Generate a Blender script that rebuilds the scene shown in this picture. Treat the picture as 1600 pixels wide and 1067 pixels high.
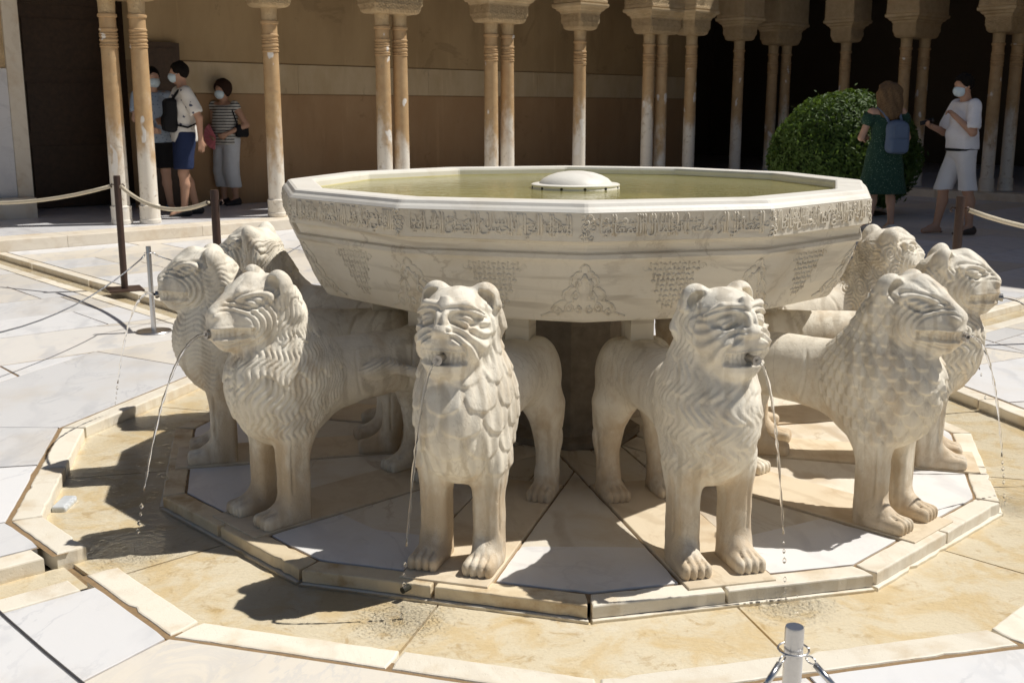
import bpy, bmesh, math, random
import numpy as np
from mathutils import Vector, Matrix

for o in list(bpy.data.objects):
    bpy.data.objects.remove(o)
sc = bpy.context.scene
COL = sc.collection
RAD = math.radians
PI = math.pi
random.seed(7)

# ------------------------------------------------------------------ camera
cam = bpy.data.cameras.new('camera')
cam_o = bpy.data.objects.new('camera', cam)
COL.objects.link(cam_o)
CAM_H, CAM_F, CAM_PITCH, CAM_YAW = 1.3581, 1710.9, 11.846, 3.168
cam_o.location = (0, 0, CAM_H)
cam_o.rotation_euler = (RAD(90 - CAM_PITCH), 0, RAD(CAM_YAW))
cam.sensor_width = 36.0
cam.lens = 36.0 * CAM_F / 1600.0
cam.clip_start, cam.clip_end = 0.05, 1000
cam.dof.use_dof = True
cam.dof.focus_distance = 3.4
cam.dof.aperture_fstop = 11.0
sc.camera = cam_o

# ------------------------------------------------------------------ light
SUN_EL, SUN_AZ = 57.0, 17.0        # azimuth measured from +X towards +Y
sd = Vector((math.cos(RAD(SUN_EL)) * math.cos(RAD(SUN_AZ)),
             math.cos(RAD(SUN_EL)) * math.sin(RAD(SUN_AZ)), math.sin(RAD(SUN_EL))))
world = bpy.data.worlds.new('World')
sc.world = world
world.use_nodes = True
wn = world.node_tree
wn.nodes.clear()
sky = wn.nodes.new('ShaderNodeTexSky')
sky.sky_type = 'NISHITA'
sky.sun_disc = False
sky.sun_elevation = RAD(SUN_EL)
sky.sun_rotation = math.atan2(sd.x, sd.y)
sky.altitude = 700
bg = wn.nodes.new('ShaderNodeBackground')
bg.inputs['Strength'].default_value = 0.05
wo = wn.nodes.new('ShaderNodeOutputWorld')
wn.links.new(sky.outputs[0], bg.inputs['Color'])
wn.links.new(bg.outputs[0], wo.inputs['Surface'])
sl = bpy.data.lights.new('sun', 'SUN')
sl.energy = 4.8
sl.angle = RAD(0.53)
sl.color = (1.0, 0.955, 0.875)
sun_o = bpy.data.objects.new('sun', sl)
COL.objects.link(sun_o)
sun_o.location = (6, 2, 14)
sun_o.rotation_euler = (-sd).to_track_quat('-Z', 'Y').to_euler()
sc.view_settings.view_transform = 'Standard'
sc.view_settings.look = 'None'
sc.view_settings.exposure = -0.03
sc.view_settings.gamma = 1.0
sc.cycles.max_bounces = 8
sc.cycles.diffuse_bounces = 5
sc.cycles.glossy_bounces = 4
sc.cycles.transmission_bounces = 6
sc.cycles.transparent_max_bounces = 12
sc.cycles.caustics_reflective = False
sc.cycles.caustics_refractive = False
sc.cycles.use_denoising = True
sc.cycles.sample_clamp_indirect = 6.0

FC = Vector((0.0, 4.596, 0.0))     # centre of the fountain
ROT = 2.0                          # azimuth of the first basin corner, degrees from -Y towards +X


def pol(r, a, z=0.0):
    """point at radius r, azimuth a (degrees from -Y towards +X) round the fountain"""
    return Vector((FC.x + r * math.sin(RAD(a)), FC.y - r * math.cos(RAD(a)), z))


def cam_px(p):
    """position of a point in the photograph's frame, used only to choose how finely to build"""
    x, y, z = p[0], p[1], p[2] - CAM_H
    c, s = math.cos(RAD(CAM_YAW)), math.sin(RAD(CAM_YAW))
    xr, yr = x * c + y * s, -x * s + y * c
    t = RAD(CAM_PITCH)
    d = yr * math.cos(t) - z * math.sin(t)
    if d < 0.1:
        return None
    u = yr * math.sin(t) + z * math.cos(t)
    return 800 + CAM_F * xr / d, 533.5 - CAM_F * u / d


# ------------------------------------------------------------------ object helpers
def props(o, label=None, cat=None, group=None, kind=None):
    if label:
        o['label'] = label
    if cat:
        o['category'] = cat
    if group:
        o['group'] = group
    if kind:
        o['kind'] = kind
    return o


def thing(name, label, cat, loc=(0, 0, 0), rz=0.0, group=None):
    o = bpy.data.objects.new(name, None)
    o.empty_display_size = 0.1
    COL.objects.link(o)
    o.location = loc
    o.rotation_euler = (0, 0, rz)
    return props(o, label, cat, group, 'thing')


def link(name, me, parent=None, loc=None, rz=None):
    o = bpy.data.objects.new(name, me)
    COL.objects.link(o)
    if parent is not None:
        o.parent = parent
    if loc is not None:
        o.location = loc
    if rz is not None:
        o.rotation_euler = (0, 0, rz)
    return o


def np_mesh(name, V, Q, mat, smooth=True):
    """mesh from numpy arrays: V (n,3), Q (m,k)"""
    me = bpy.data.meshes.new(name)
    k = Q.shape[1]
    me.vertices.add(len(V))
    me.vertices.foreach_set('co', np.ascontiguousarray(V, dtype=np.float32).ravel())
    me.loops.add(Q.size)
    me.loops.foreach_set('vertex_index', np.ascontiguousarray(Q, dtype=np.int32).ravel())
    me.polygons.add(len(Q))
    me.polygons.foreach_set('loop_start', np.arange(0, Q.size, k, dtype=np.int32))
    me.polygons.foreach_set('loop_total', np.full(len(Q), k, dtype=np.int32))
    me.polygons.foreach_set('use_smooth', np.full(len(Q), smooth, dtype=bool))
    me.update(calc_edges=True)
    me.materials.append(mat)
    return me


class MB:
    """collects shapes for ONE mesh"""

    def __init__(s):
        s.v, s.f = [], []

    def add(s, vs, fs):
        n = len(s.v)
        s.v += [tuple(x) for x in vs]
        s.f += [tuple(i + n for i in f) for f in fs]
        return s

    def box(s, c, d, rz=0.0):
        cs, sn = math.cos(rz), math.sin(rz)
        vs = []
        for z in (-.5, .5):
            for x, y in ((-.5, -.5), (.5, -.5), (.5, .5), (-.5, .5)):
                X, Y = x * d[0], y * d[1]
                vs.append((c[0] + X * cs - Y * sn, c[1] + X * sn + Y * cs, c[2] + z * d[2]))
        return s.add(vs, [(3, 2, 1, 0), (4, 5, 6, 7), (0, 1, 5, 4), (1, 2, 6, 5), (2, 3, 7, 6), (3, 0, 4, 7)])

    def prism(s, poly, z0, z1, bevel=0.0):
        """vertical prism over a convex ccw polygon, its top edge bevelled"""
        n = len(poly)
        rings = [[(x, y, z0) for x, y in poly]]
        if bevel:
            rings.append([(x, y, z1 - bevel) for x, y in poly])
            rings.append([(x, y, z1 - bevel * .3) for x, y in inset(poly, bevel * .3)])
            rings.append([(x, y, z1) for x, y in inset(poly, bevel)])
        else:
            rings.append([(x, y, z1) for x, y in poly])
        vs = [p for r in rings for p in r]
        fs = []
        for k in range(len(rings) - 1):
            for i in range(n):
                j = (i + 1) % n
                fs.append((k * n + i, k * n + j, (k + 1) * n + j, (k + 1) * n + i))
        fs.append(tuple(range((len(rings) - 1) * n, len(rings) * n)))
        fs.append(tuple(reversed(range(n))))
        return s.add(vs, fs)

    def loft(s, rings, cap0=True, cap1=True, closed=True):
        n = len(rings[0])
        vs = [p for r in rings for p in r]
        fs = []
        for k in range(len(rings) - 1):
            for i in range(n if closed else n - 1):
                j = (i + 1) % n
                fs.append((k * n + i, k * n + j, (k + 1) * n + j, (k + 1) * n + i))
        if cap0:
            fs.append(tuple(reversed(range(n))))
        if cap1:
            fs.append(tuple(range((len(rings) - 1) * n, len(rings) * n)))
        return s.add(vs, fs)

    def lathe(s, prof, n=24, c=(0, 0), cap0=True, cap1=True):
        rings = [[(c[0] + r * math.cos(2 * PI * i / n), c[1] + r * math.sin(2 * PI * i / n), z) for i in range(n)]
                 for r, z in prof]
        return s.loft(rings, cap0, cap1)

    def tube(s, pts, r, n=6, cap=True):
        pts = [Vector(p) for p in pts]
        rs = r if isinstance(r, (list, tuple)) else [r] * len(pts)
        rings = []
        up = None
        for i, p in enumerate(pts):
            a = pts[max(i - 1, 0)]
            b = pts[min(i + 1, len(pts) - 1)]
            t = (b - a)
            t = t.normalized() if t.length > 1e-9 else Vector((0, 0, 1))
            if up is None:
                up = Vector((0, 0, 1)) if abs(t.z) < .9 else Vector((1, 0, 0))
            x = up.cross(t)
            if x.length < 1e-6:
                x = Vector((1, 0, 0)).cross(t)
            x.normalize()
            y = t.cross(x).normalized()
            up = y
            rings.append([tuple(p + x * (rs[i] * math.cos(2 * PI * k / n)) + y * (rs[i] * math.sin(2 * PI * k / n)))
                          for k in range(n)])
        return s.loft(rings, cap, cap)

    def mesh(s, name, mat, smooth=False, sharp=None):
        me = bpy.data.meshes.new(name)
        me.from_pydata(s.v, [], s.f)
        me.materials.append(mat)
        if smooth:
            me.polygons.foreach_set('use_smooth', [True] * len(me.polygons))
        me.update()
        if sharp is not None:
            me.set_sharp_from_angle(angle=RAD(sharp))
        return me

    def build(s, name, mat, parent=None, loc=None, rz=None, smooth=False, sharp=None):
        return link(name, s.mesh(name, mat, smooth, sharp), parent, loc, rz)


# ------------------------------------------------------------------ convex polygon helpers
def area(p):
    return .5 * sum(p[i][0] * p[(i + 1) % len(p)][1] - p[(i + 1) % len(p)][0] * p[i][1] for i in range(len(p)))


def clip(poly, a, b, keep_left=True):
    """part of a convex polygon to the left (or right) of the line a -> b"""
    def side(p):
        v = (b[0] - a[0]) * (p[1] - a[1]) - (b[1] - a[1]) * (p[0] - a[0])
        return v if keep_left else -v
    out = []
    for i in range(len(poly)):
        p, q = poly[i], poly[(i + 1) % len(poly)]
        sp, sq = side(p), side(q)
        if sp >= 0:
            out.append(p)
        if (sp > 0 and sq < 0) or (sp < 0 and sq > 0):
            t = sp / (sp - sq)
            out.append((p[0] + (q[0] - p[0]) * t, p[1] + (q[1] - p[1]) * t))
    res = []
    for p in out:
        if not res or math.hypot(p[0] - res[-1][0], p[1] - res[-1][1]) > 1e-4:
            res.append(p)
    if len(res) > 2 and math.hypot(res[0][0] - res[-1][0], res[0][1] - res[-1][1]) < 1e-4:
        res.pop()
    return res if len(res) > 2 and abs(area(res)) > 1e-5 else None


def subtract(polys, conv):
    """convex polygons minus a convex ccw polygon, as convex pieces"""
    out = []
    for p in polys:
        rest = p
        n = len(conv)
        pieces = []
        for i in range(n):
            if rest is None:
                break
            o = clip(rest, conv[i], conv[(i + 1) % n], False)
            if o:
                pieces.append(o)
            rest = clip(rest, conv[i], conv[(i + 1) % n], True)
        if rest is None:
            out.append(p)
        else:
            out += pieces
    return out


def inset(poly, d):
    n = len(poly)
    out = []
    for i in range(n):
        p0, p1, p2 = poly[i - 1], poly[i], poly[(i + 1) % n]
        d1 = (p1[0] - p0[0], p1[1] - p0[1])
        d2 = (p2[0] - p1[0], p2[1] - p1[1])
        l1, l2 = math.hypot(*d1) or 1e-9, math.hypot(*d2) or 1e-9
        n1 = (-d1[1] / l1, d1[0] / l1)
        n2 = (-d2[1] / l2, d2[0] / l2)
        k = 1 + n1[0] * n2[0] + n1[1] * n2[1]
        k = max(k, .25)
        out.append((p1[0] + (n1[0] + n2[0]) * d / k, p1[1] + (n1[1] + n2[1]) * d / k))
    return out


def worn(poly, step=.03, wear=.0018, chips=.03, chip=.009, rnd=random.Random(77)):
    """the same outline with uneven, here and there chipped edges"""
    cx = sum(p[0] for p in poly) / len(poly)
    cy = sum(p[1] for p in poly) / len(poly)
    out = []
    for i in range(len(poly)):
        p, q = poly[i], poly[(i + 1) % len(poly)]
        ln = math.hypot(q[0] - p[0], q[1] - p[1])
        n = max(1, min(60, int(ln / step)))
        for j in range(n):
            t_ = j / n
            x, y = p[0] + (q[0] - p[0]) * t_, p[1] + (q[1] - p[1]) * t_
            d = rnd.random() * wear
            if rnd.random() < chips:
                d += rnd.random() * chip
            if j == 0:
                d += rnd.random() * wear * 2.5
            if ln > 1e-6:
                nx_, ny_ = -(q[1] - p[1]) / ln, (q[0] - p[0]) / ln
                if j == 0:
                    nx_, ny_ = cx - x, cy - y
                    m_ = math.hypot(nx_, ny_) or 1
                    nx_, ny_ = nx_ / m_, ny_ / m_
                x, y = x + nx_ * d, y + ny_ * d
            out.append((x, y))
    return out


def ring12(r, z=None, rot=ROT, n=12):
    out = []
    for k in range(n):
        p = pol(r, rot + 360.0 / n * k)
        out.append((p.x, p.y) if z is None else (p.x, p.y, z))
    return out
# ------------------------------------------------------------------ sculpting: signed distance fields -> quad mesh
class Field:
    def __init__(s, lo, hi, h):
        s.lo, s.h = np.array(lo, np.float32), h
        s.n = [int(math.ceil((hi[i] - lo[i]) / h)) + 1 for i in range(3)]
        s.ax = [s.lo[i] + h * np.arange(s.n[i], dtype=np.float32) for i in range(3)]
        s.v = np.full(s.n, .5, np.float32)

    def _blk(s, lo, hi, pad):
        sl = []
        for i in range(3):
            a = max(0, int((lo[i] - pad - s.lo[i]) / s.h))
            b = min(s.n[i], int((hi[i] + pad - s.lo[i]) / s.h) + 2)
            if b <= a:
                return None
            sl.append(slice(a, b))
        X = s.ax[0][sl[0]][:, None, None]
        Y = s.ax[1][sl[1]][None, :, None]
        Z = s.ax[2][sl[2]][None, None, :]
        return tuple(sl), X, Y, Z

    def _join(s, sl, d, k, sub=False):
        a = s.v[sl]
        if sub:
            a, d = -a, d
        if k > 0:
            h = np.clip(.5 + .5 * (a - d) / k, 0, 1)
            r = a * (1 - h) + d * h - k * h * (1 - h)
        else:
            r = np.minimum(a, d)
        s.v[sl] = -r if sub else r

    def cone(s, a, b, ra, rb, k=.02, sub=False, sq=(1, 1, 1)):
        """round cone between two joints; sq scales space (values > 1 flatten that axis)"""
        a, b = np.array(a, float), np.array(b, float)
        r = max(ra, rb)
        lo, hi = np.minimum(a, b) - r, np.maximum(a, b) + r
        g = s._blk(lo, hi, k + 3 * s.h)
        if g is None:
            return s
        sl, X, Y, Z = g
        S = np.array(sq, float)
        c = (b - a) * S
        L2 = float((c * c).sum()) or 1e-9
        px, py, pz = (X - a[0]) * S[0], (Y - a[1]) * S[1], (Z - a[2]) * S[2]
        t = np.clip((px * c[0] + py * c[1] + pz * c[2]) / L2, 0, 1)
        d = np.sqrt((px - c[0] * t) ** 2 + (py - c[1] * t) ** 2 + (pz - c[2] * t) ** 2) - (ra + (rb - ra) * t)
        s._join(sl, d.astype(np.float32), k, sub)
        return s

    def ell(s, c, r, k=.02, sub=False, rot=None):
        """ellipsoid; rot is a 3x3 matrix whose rows are the local axes"""
        R_ = max(r)
        c = np.array(c, float)
        g = s._blk(c - R_, c + R_, k + 3 * s.h)
        if g is None:
            return s
        sl, X, Y, Z = g
        x, y, z = X - c[0], Y - c[1], Z - c[2]
        if rot is not None:
            x, y, z = [rot[i][0] * x + rot[i][1] * y + rot[i][2] * z for i in range(3)]
        k0 = np.sqrt((x / r[0]) ** 2 + (y / r[1]) ** 2 + (z / r[2]) ** 2)
        k1 = np.sqrt((x / r[0] ** 2) ** 2 + (y / r[1] ** 2) ** 2 + (z / r[2] ** 2) ** 2) + 1e-6
        d = k0 * (k0 - 1) / k1
        s._join(sl, d.astype(np.float32), k, sub)
        return s

    def box(s, c, hs, rnd, k=.02, sub=False, rot=None):
        c = np.array(c, float)
        R_ = float(np.linalg.norm(hs)) if rot is not None else np.array(hs)
        g = s._blk(c - R_, c + R_, k + 3 * s.h)
        if g is None:
            return s
        sl, X, Y, Z = g
        x, y, z = X - c[0], Y - c[1], Z - c[2]
        if rot is not None:
            x, y, z = [rot[i][0] * x + rot[i][1] * y + rot[i][2] * z for i in range(3)]
        qx, qy, qz = np.abs(x) - hs[0] + rnd, np.abs(y) - hs[1] + rnd, np.abs(z) - hs[2] + rnd
        d = np.sqrt(np.maximum(qx, 0) ** 2 + np.maximum(qy, 0) ** 2 + np.maximum(qz, 0) ** 2) \
            + np.minimum(np.maximum(qx, np.maximum(qy, qz)), 0) - rnd
        s._join(sl, np.broadcast_to(d, s.v[sl].shape).astype(np.float32), k, sub)
        return s

    def cut(s, n, o):
        """keep only the side of the plane where n.p < o"""
        X, Y, Z = s.ax[0][:, None, None], s.ax[1][None, :, None], s.ax[2][None, None, :]
        s.v = np.maximum(s.v, n[0] * X + n[1] * Y + n[2] * Z - o).astype(np.float32)
        return s

    def mesh(s):
        """naive surface nets, then a step onto the surface"""
        v = s.v
        v[0], v[-1], v[:, 0], v[:, -1], v[:, :, 0], v[:, :, -1] = .5, .5, .5, .5, .5, .5
        ins = v < 0
        cnt = np.zeros([n - 1 for n in s.n], np.int8)
        for dx in (0, 1):
            for dy in (0, 1):
                for dz in (0, 1):
                    cnt += ins[dx:s.n[0] - 1 + dx, dy:s.n[1] - 1 + dy, dz:s.n[2] - 1 + dz]
        act = (cnt > 0) & (cnt < 8)
        idx = np.full(act.shape, -1, np.int32)
        C = np.argwhere(act)
        idx[act] = np.arange(len(C))
        P = np.zeros((len(C), 3))
        W = np.zeros(len(C))
        cor = [(i, j, k) for i in (0, 1) for j in (0, 1) for k in (0, 1)]
        vals = {c: v[C[:, 0] + c[0], C[:, 1] + c[1], C[:, 2] + c[2]] for c in cor}
        for c in cor:
            for ax in range(3):
                if c[ax]:
                    continue
                d = list(c)
                d[ax] = 1
                a, b = vals[c], vals[tuple(d)]
                m = (a < 0) != (b < 0)
                t = np.where(m, a / np.where(m, a - b, 1), 0)
                q = np.zeros((len(C), 3))
                q[:] = c
                q[:, ax] += t
                P[m] += q[m]
                W[m] += 1
        V = (C + P / W[:, None]) * s.h + s.lo
        quads = []
        for ax in range(3):
            sl0 = [slice(None)] * 3
            sl1 = [slice(None)] * 3
            sl0[ax], sl1[ax] = slice(0, -1), slice(1, None)
            a, b = ins[tuple(sl0)], ins[tuple(sl1)]
            o1, o2 = (ax + 1) % 3, (ax + 2) % 3
            for flip in (0, 1):
                E = np.argwhere((a & ~b) if not flip else (~a & b))
                E = E[(E[:, o1] > 0) & (E[:, o2] > 0) & (E[:, o1] < s.n[o1] - 1) & (E[:, o2] < s.n[o2] - 1)]
                if not len(E):
                    continue
                q = []
                for (p, r) in ((-1, -1), (0, -1), (0, 0), (-1, 0)):
                    D = E.copy()
                    D[:, o1] += p
                    D[:, o2] += r
                    q.append(idx[D[:, 0], D[:, 1], D[:, 2]])
                q = np.stack(q, 1)
                quads.append(q[:, ::-1] if flip else q)
        Q = np.concatenate(quads)
        Q = Q[(Q >= 0).all(1)]
        return V, Q


def vnormals(V, Q):
    d1, d2 = V[Q[:, 2]] - V[Q[:, 0]], V[Q[:, 3]] - V[Q[:, 1]]
    n = np.cross(d1, d2)
    N = np.zeros_like(V)
    for i in range(4):
        np.add.at(N, Q[:, i], n)
    return N / (np.linalg.norm(N, axis=1, keepdims=True) + 1e-12)


def relax(V, Q, it=2, f=.5):
    for _ in range(it):
        A = np.zeros_like(V)
        c = np.zeros(len(V))
        for i in range(4):
            np.add.at(A, Q[:, i], V[Q[:, (i + 1) % 4]] + V[Q[:, (i + 3) % 4]])
            np.add.at(c, Q[:, i], 2)
        V = V * (1 - f) + f * A / np.maximum(c, 1)[:, None]
    return V


_wr = np.random.RandomState(4)
_WD = [(_wr.randn(3), _wr.rand() * 6.28) for _ in range(24)]


def wob(P, freq, seed=0):
    """cheap smooth noise, about -1..1"""
    o = np.zeros(len(P))
    for i in range(8):
        d, ph = _WD[(i + seed * 5) % 24]
        d = d / np.linalg.norm(d)
        o += np.sin((P @ d) * freq * (.7 + .11 * i) + ph + seed)
    return o / 4.0


def sst(x, a, b):
    t = np.clip((x - a) / (b - a), 0, 1)
    return t * t * (3 - 2 * t)


def gs2(x, w):
    return np.exp(-(x / w) ** 2)
# ------------------------------------------------------------------ materials
class NT:
    def __init__(s, name):
        s.m = bpy.data.materials.new(name)
        s.m.use_nodes = True
        s.t = s.m.node_tree
        s.t.nodes.clear()
        s.out = s.t.nodes.new('ShaderNodeOutputMaterial')

    def n(s, typ, **kw):
        o = s.t.nodes.new('ShaderNode' + typ)
        for k, v in kw.items():
            if k.startswith('i_'):
                key = k[2:].replace('_', ' ')
                sock = o.inputs[int(key)] if key.isdigit() else o.inputs[key]
                s.set(sock, v)
            else:
                setattr(o, k, v)
        return o

    def set(s, sock, v):
        if isinstance(v, bpy.types.NodeSocket):
            s.t.links.new(v, sock)
        elif isinstance(v, bpy.types.Node):
            s.t.links.new(v.outputs[0], sock)
        else:
            if isinstance(v, tuple) and len(v) == 3 and sock.type == 'RGBA':
                v = (*v, 1)
            sock.default_value = v

    def math(s, op, a, b=0.0, c=0.0, clamp=False):
        o = s.n('Math', operation=op, use_clamp=clamp)
        s.set(o.inputs[0], a)
        s.set(o.inputs[1], b)
        s.set(o.inputs[2], c)
        return o.outputs[0]

    def mix(s, f, a, b, mode='MIX'):
        o = s.n('Mix', data_type='RGBA', blend_type=mode)
        s.set(o.inputs[0], f)
        s.set(o.inputs[6], a)
        s.set(o.inputs[7], b)
        return o.outputs[2]

    def ramp(s, f, lo, hi, a=0.0, b=1.0):
        o = s.n('MapRange', clamp=True)
        o.interpolation_type = 'SMOOTHSTEP'
        s.set(o.inputs[0], f)
        o.inputs[1].default_value, o.inputs[2].default_value = lo, hi
        o.inputs[3].default_value, o.inputs[4].default_value = a, b
        return o.outputs[0]

    def noise(s, vec, scale, detail=4.0, rough=.55, dist=0.0):
        o = s.n('TexNoise', i_Scale=scale, i_Detail=detail, i_Roughness=rough, i_Distortion=dist)
        s.set(o.inputs['Vector'], vec)
        return o.outputs[0]

    def pos(s, rnd=0.0):
        g = s.n('NewGeometry').outputs['Position']
        if not rnd:
            return g
        oi = s.n('ObjectInfo').outputs['Random']
        c = s.n('CombineXYZ')
        s.set(c.inputs[0], s.math('MULTIPLY', oi, rnd))
        s.set(c.inputs[1], s.math('MULTIPLY', oi, rnd * 1.7))
        s.set(c.inputs[2], s.math('MULTIPLY', oi, rnd * .6))
        v = s.n('VectorMath', operation='ADD')
        s.set(v.inputs[0], g)
        s.set(v.inputs[1], c.outputs[0])
        return v.outputs[0]

    def scale(s, vec, xyz, rot=(0, 0, 0)):
        o = s.n('Mapping')
        s.set(o.inputs[0], vec)
        o.inputs['Scale'].default_value = xyz
        o.inputs['Rotation'].default_value = rot
        return o.outputs[0]

    def bump(s, h, strength=.3, dist=.01):
        o = s.n('Bump', i_Strength=strength, i_Distance=dist)
        s.set(o.inputs['Height'], h)
        return o.outputs[0]

    def bsdf(s, color, rough=.5, normal=None, spec=.5, **kw):
        o = s.n('BsdfPrincipled')
        s.set(o.inputs['Base Color'], color)
        s.set(o.inputs['Roughness'], rough)
        s.set(o.inputs['Specular IOR Level'], spec)
        if normal is not None:
            s.set(o.inputs['Normal'], normal)
        for k, v in kw.items():
            s.set(o.inputs[k.replace('_', ' ')], v)
        s.t.links.new(o.outputs[0], s.out.inputs[0])
        return o


def marble(name, base, vein, stain, stain_amt=.3, vein_amt=.6, rough=.5, tone=.12, rnd=20.0, stain_scale=2.5,
           band=(1.0, 1.0, 1.0), bump=.25, pit=.0, sss=False, vdir=(0, 0, 0), warm=None):
    t = NT(name)
    p = t.pos(rnd)
    ps = t.scale(p, band, vdir)
    w = t.noise(ps, 2.2, 5, .6, 1.4)
    wv = t.n('TexWave', wave_type='BANDS', bands_direction='DIAGONAL', i_Scale=2.3, i_Distortion=9.0, i_Detail=4.0)
    t.set(wv.inputs['Vector'], ps)
    wv.inputs['Detail Scale'].default_value = 1.3
    vf = t.math('MULTIPLY', t.ramp(wv.outputs[1], .55, 1.0), t.ramp(w, .38, .7))
    # thin sharp veins: the zero lines of a warped noise
    vn = t.noise(t.scale(p, (1, .55, 1), (0, 0, .5)), 2.6, 8, .62, .9)
    thin = t.ramp(t.math('ABSOLUTE', t.math('SUBTRACT', vn, .5)), .0, .022, 1.0, 0.0)
    vf = t.math('MAXIMUM', vf, t.math('MULTIPLY', thin, t.ramp(t.noise(p, 1.7, 3, .6), .42, .62, .15, .8)))
    c = t.mix(t.math('MULTIPLY', vf, vein_amt), base, vein)
    oi = t.n('ObjectInfo').outputs['Random']
    if warm:
        c = t.mix(t.ramp(oi, .45, .85), c, t.mix(t.math('MULTIPLY', vf, vein_amt), warm, vein))
    s1 = t.ramp(t.noise(p, stain_scale, 6, .62), .48, .72)
    c = t.mix(t.math('MULTIPLY', s1, stain_amt), c, stain)
    tn = t.math('ADD', t.math('MULTIPLY', t.math('SUBTRACT', t.math('FRACT', t.math('MULTIPLY', oi, 7.31)), .5), tone),
                1.0)
    hs = t.n('HueSaturation')
    t.set(hs.inputs['Value'], tn)
    t.set(hs.inputs['Color'], c)
    f1 = t.noise(p, 42.0, 5, .65)
    f2 = t.noise(p, 260.0, 3, .6)
    h = t.math('ADD', t.math('MULTIPLY', f1, .7), t.math('MULTIPLY', f2, .3))
    if pit:
        h = t.math('SUBTRACT', h, t.math('MULTIPLY', t.ramp(t.noise(p, 95.0, 2, .5), .62, .74), pit))
    t.bsdf(hs.outputs[0], t.math('ADD', t.math('MULTIPLY', f1, .2), rough - .1), t.bump(h, bump, .004), .4)
    return t.m


def plain(name, color, rough=.6, metallic=0.0, spec=.5, nscale=30.0, namt=.15, bump=.15, rnd=9.0, **kw):
    t = NT(name)
    p = t.pos(rnd)
    f = t.noise(p, nscale, 5, .6)
    dark = tuple(c * (1 - namt * 1.6) for c in color)
    lite = tuple(min(1, c * (1 + namt)) for c in color)
    t.bsdf(t.mix(f, dark, lite), rough, t.bump(f, bump, .004), spec, Metallic=metallic, **kw)
    return t.m


def fabric(name, color, color2=None, kind=None, scale=14.0, width=.5):
    """cloth: plain, 'stripes' (level bands) or 'print' (scattered blots)"""
    t = NT(name)
    tc = t.n('TexCoord').outputs['Object']
    f = t.noise(tc, 9.0, 3, .5)
    c = t.mix(f, tuple(x * .9 for x in color), tuple(min(1, x * 1.06) for x in color))
    if kind == 'stripes':
        sx = t.n('SeparateXYZ')
        t.set(sx.inputs[0], tc)
        g = t.math('FRACT', t.math('ADD', t.math('MULTIPLY', sx.outputs[2], scale),
                                   t.math('MULTIPLY', f, .15)))
        c = t.mix(t.math('LESS_THAN', g, width), c, color2)
    elif kind == 'print':
        vo = t.n('TexVoronoi', i_Scale=scale)
        t.set(vo.inputs['Vector'], tc)
        g = t.math('ADD', vo.outputs[0], t.math('MULTIPLY', t.noise(tc, scale * 2.6, 2, .6), .55))
        c = t.mix(t.math('LESS_THAN', g, width), c, color2)
    w = t.noise(tc, 320.0, 2, .5)
    h = t.math('ADD', t.math('MULTIPLY', t.noise(tc, 11.0, 3, .5), 6.0), w)
    t.bsdf(c, .85, t.bump(h, .35, .004), .25)
    return t.m


M = {}
def mat_lion():
    t = NT('lion_marble')
    p = t.pos(3.0)
    g = t.n('NewGeometry').outputs['Position']
    sx = t.n('SeparateXYZ')
    t.set(sx.inputs[0], g)
    c = t.mix(t.ramp(t.noise(p, 4.5, 7, .68), .3, .7), (.72, .66, .555), (.86, .81, .70))
    # grey-brown veins running along the block
    ps = t.scale(p, (1, 1, .30), (.25, .1, 0))
    wv = t.n('TexWave', wave_type='BANDS', bands_direction='X', i_Scale=5.0, i_Distortion=7.0, i_Detail=5.0)
    t.set(wv.inputs['Vector'], ps)
    wv.inputs['Detail Scale'].default_value = 1.6
    v = t.math('MULTIPLY', t.ramp(wv.outputs[1], .5, 1.0), t.ramp(t.noise(p, 2.7, 4, .6), .40, .66))
    c = t.mix(t.math('MULTIPLY', v, .55), c, (.47, .405, .31))
    vn = t.noise(t.scale(p, (1, 1, .4), (.2, 0, 0)), 4.0, 8, .62, .8)
    thin = t.ramp(t.math('ABSOLUTE', t.math('SUBTRACT', vn, .5)), .0, .018, 1.0, 0.0)
    c = t.mix(t.math('MULTIPLY', thin, .30), c, (.45, .39, .30))
    # rust and lime stains, more of them low down where the water splashes
    low = t.ramp(sx.outputs[2], .05, .48, 1.0, 0.0)
    n = t.noise(t.scale(p, (1, 1, .5)), 6.5, 6, .65)
    s = t.ramp(t.math('ADD', n, t.math('MULTIPLY', low, .22)), .52, .78)
    c = t.mix(t.math('MULTIPLY', s, .66), c, (.50, .355, .20))
    s2 = t.ramp(t.noise(p, 15.0, 6, .7), .60, .75)
    c = t.mix(t.math('MULTIPLY', s2, .28), c, (.50, .41, .28))
    f1 = t.noise(p, 55.0, 7, .72)
    pit = t.ramp(t.noise(p, 95.0, 3, .6), .58, .68)
    h = t.math('SUBTRACT', t.math('ADD', f1, t.math('MULTIPLY', t.noise(p, 320.0, 3, .6), .35)), t.math('MULTIPLY', pit, .5))
    t.bsdf(c, .62, t.bump(h, .5, .0045), .3)
    return t.m


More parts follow.
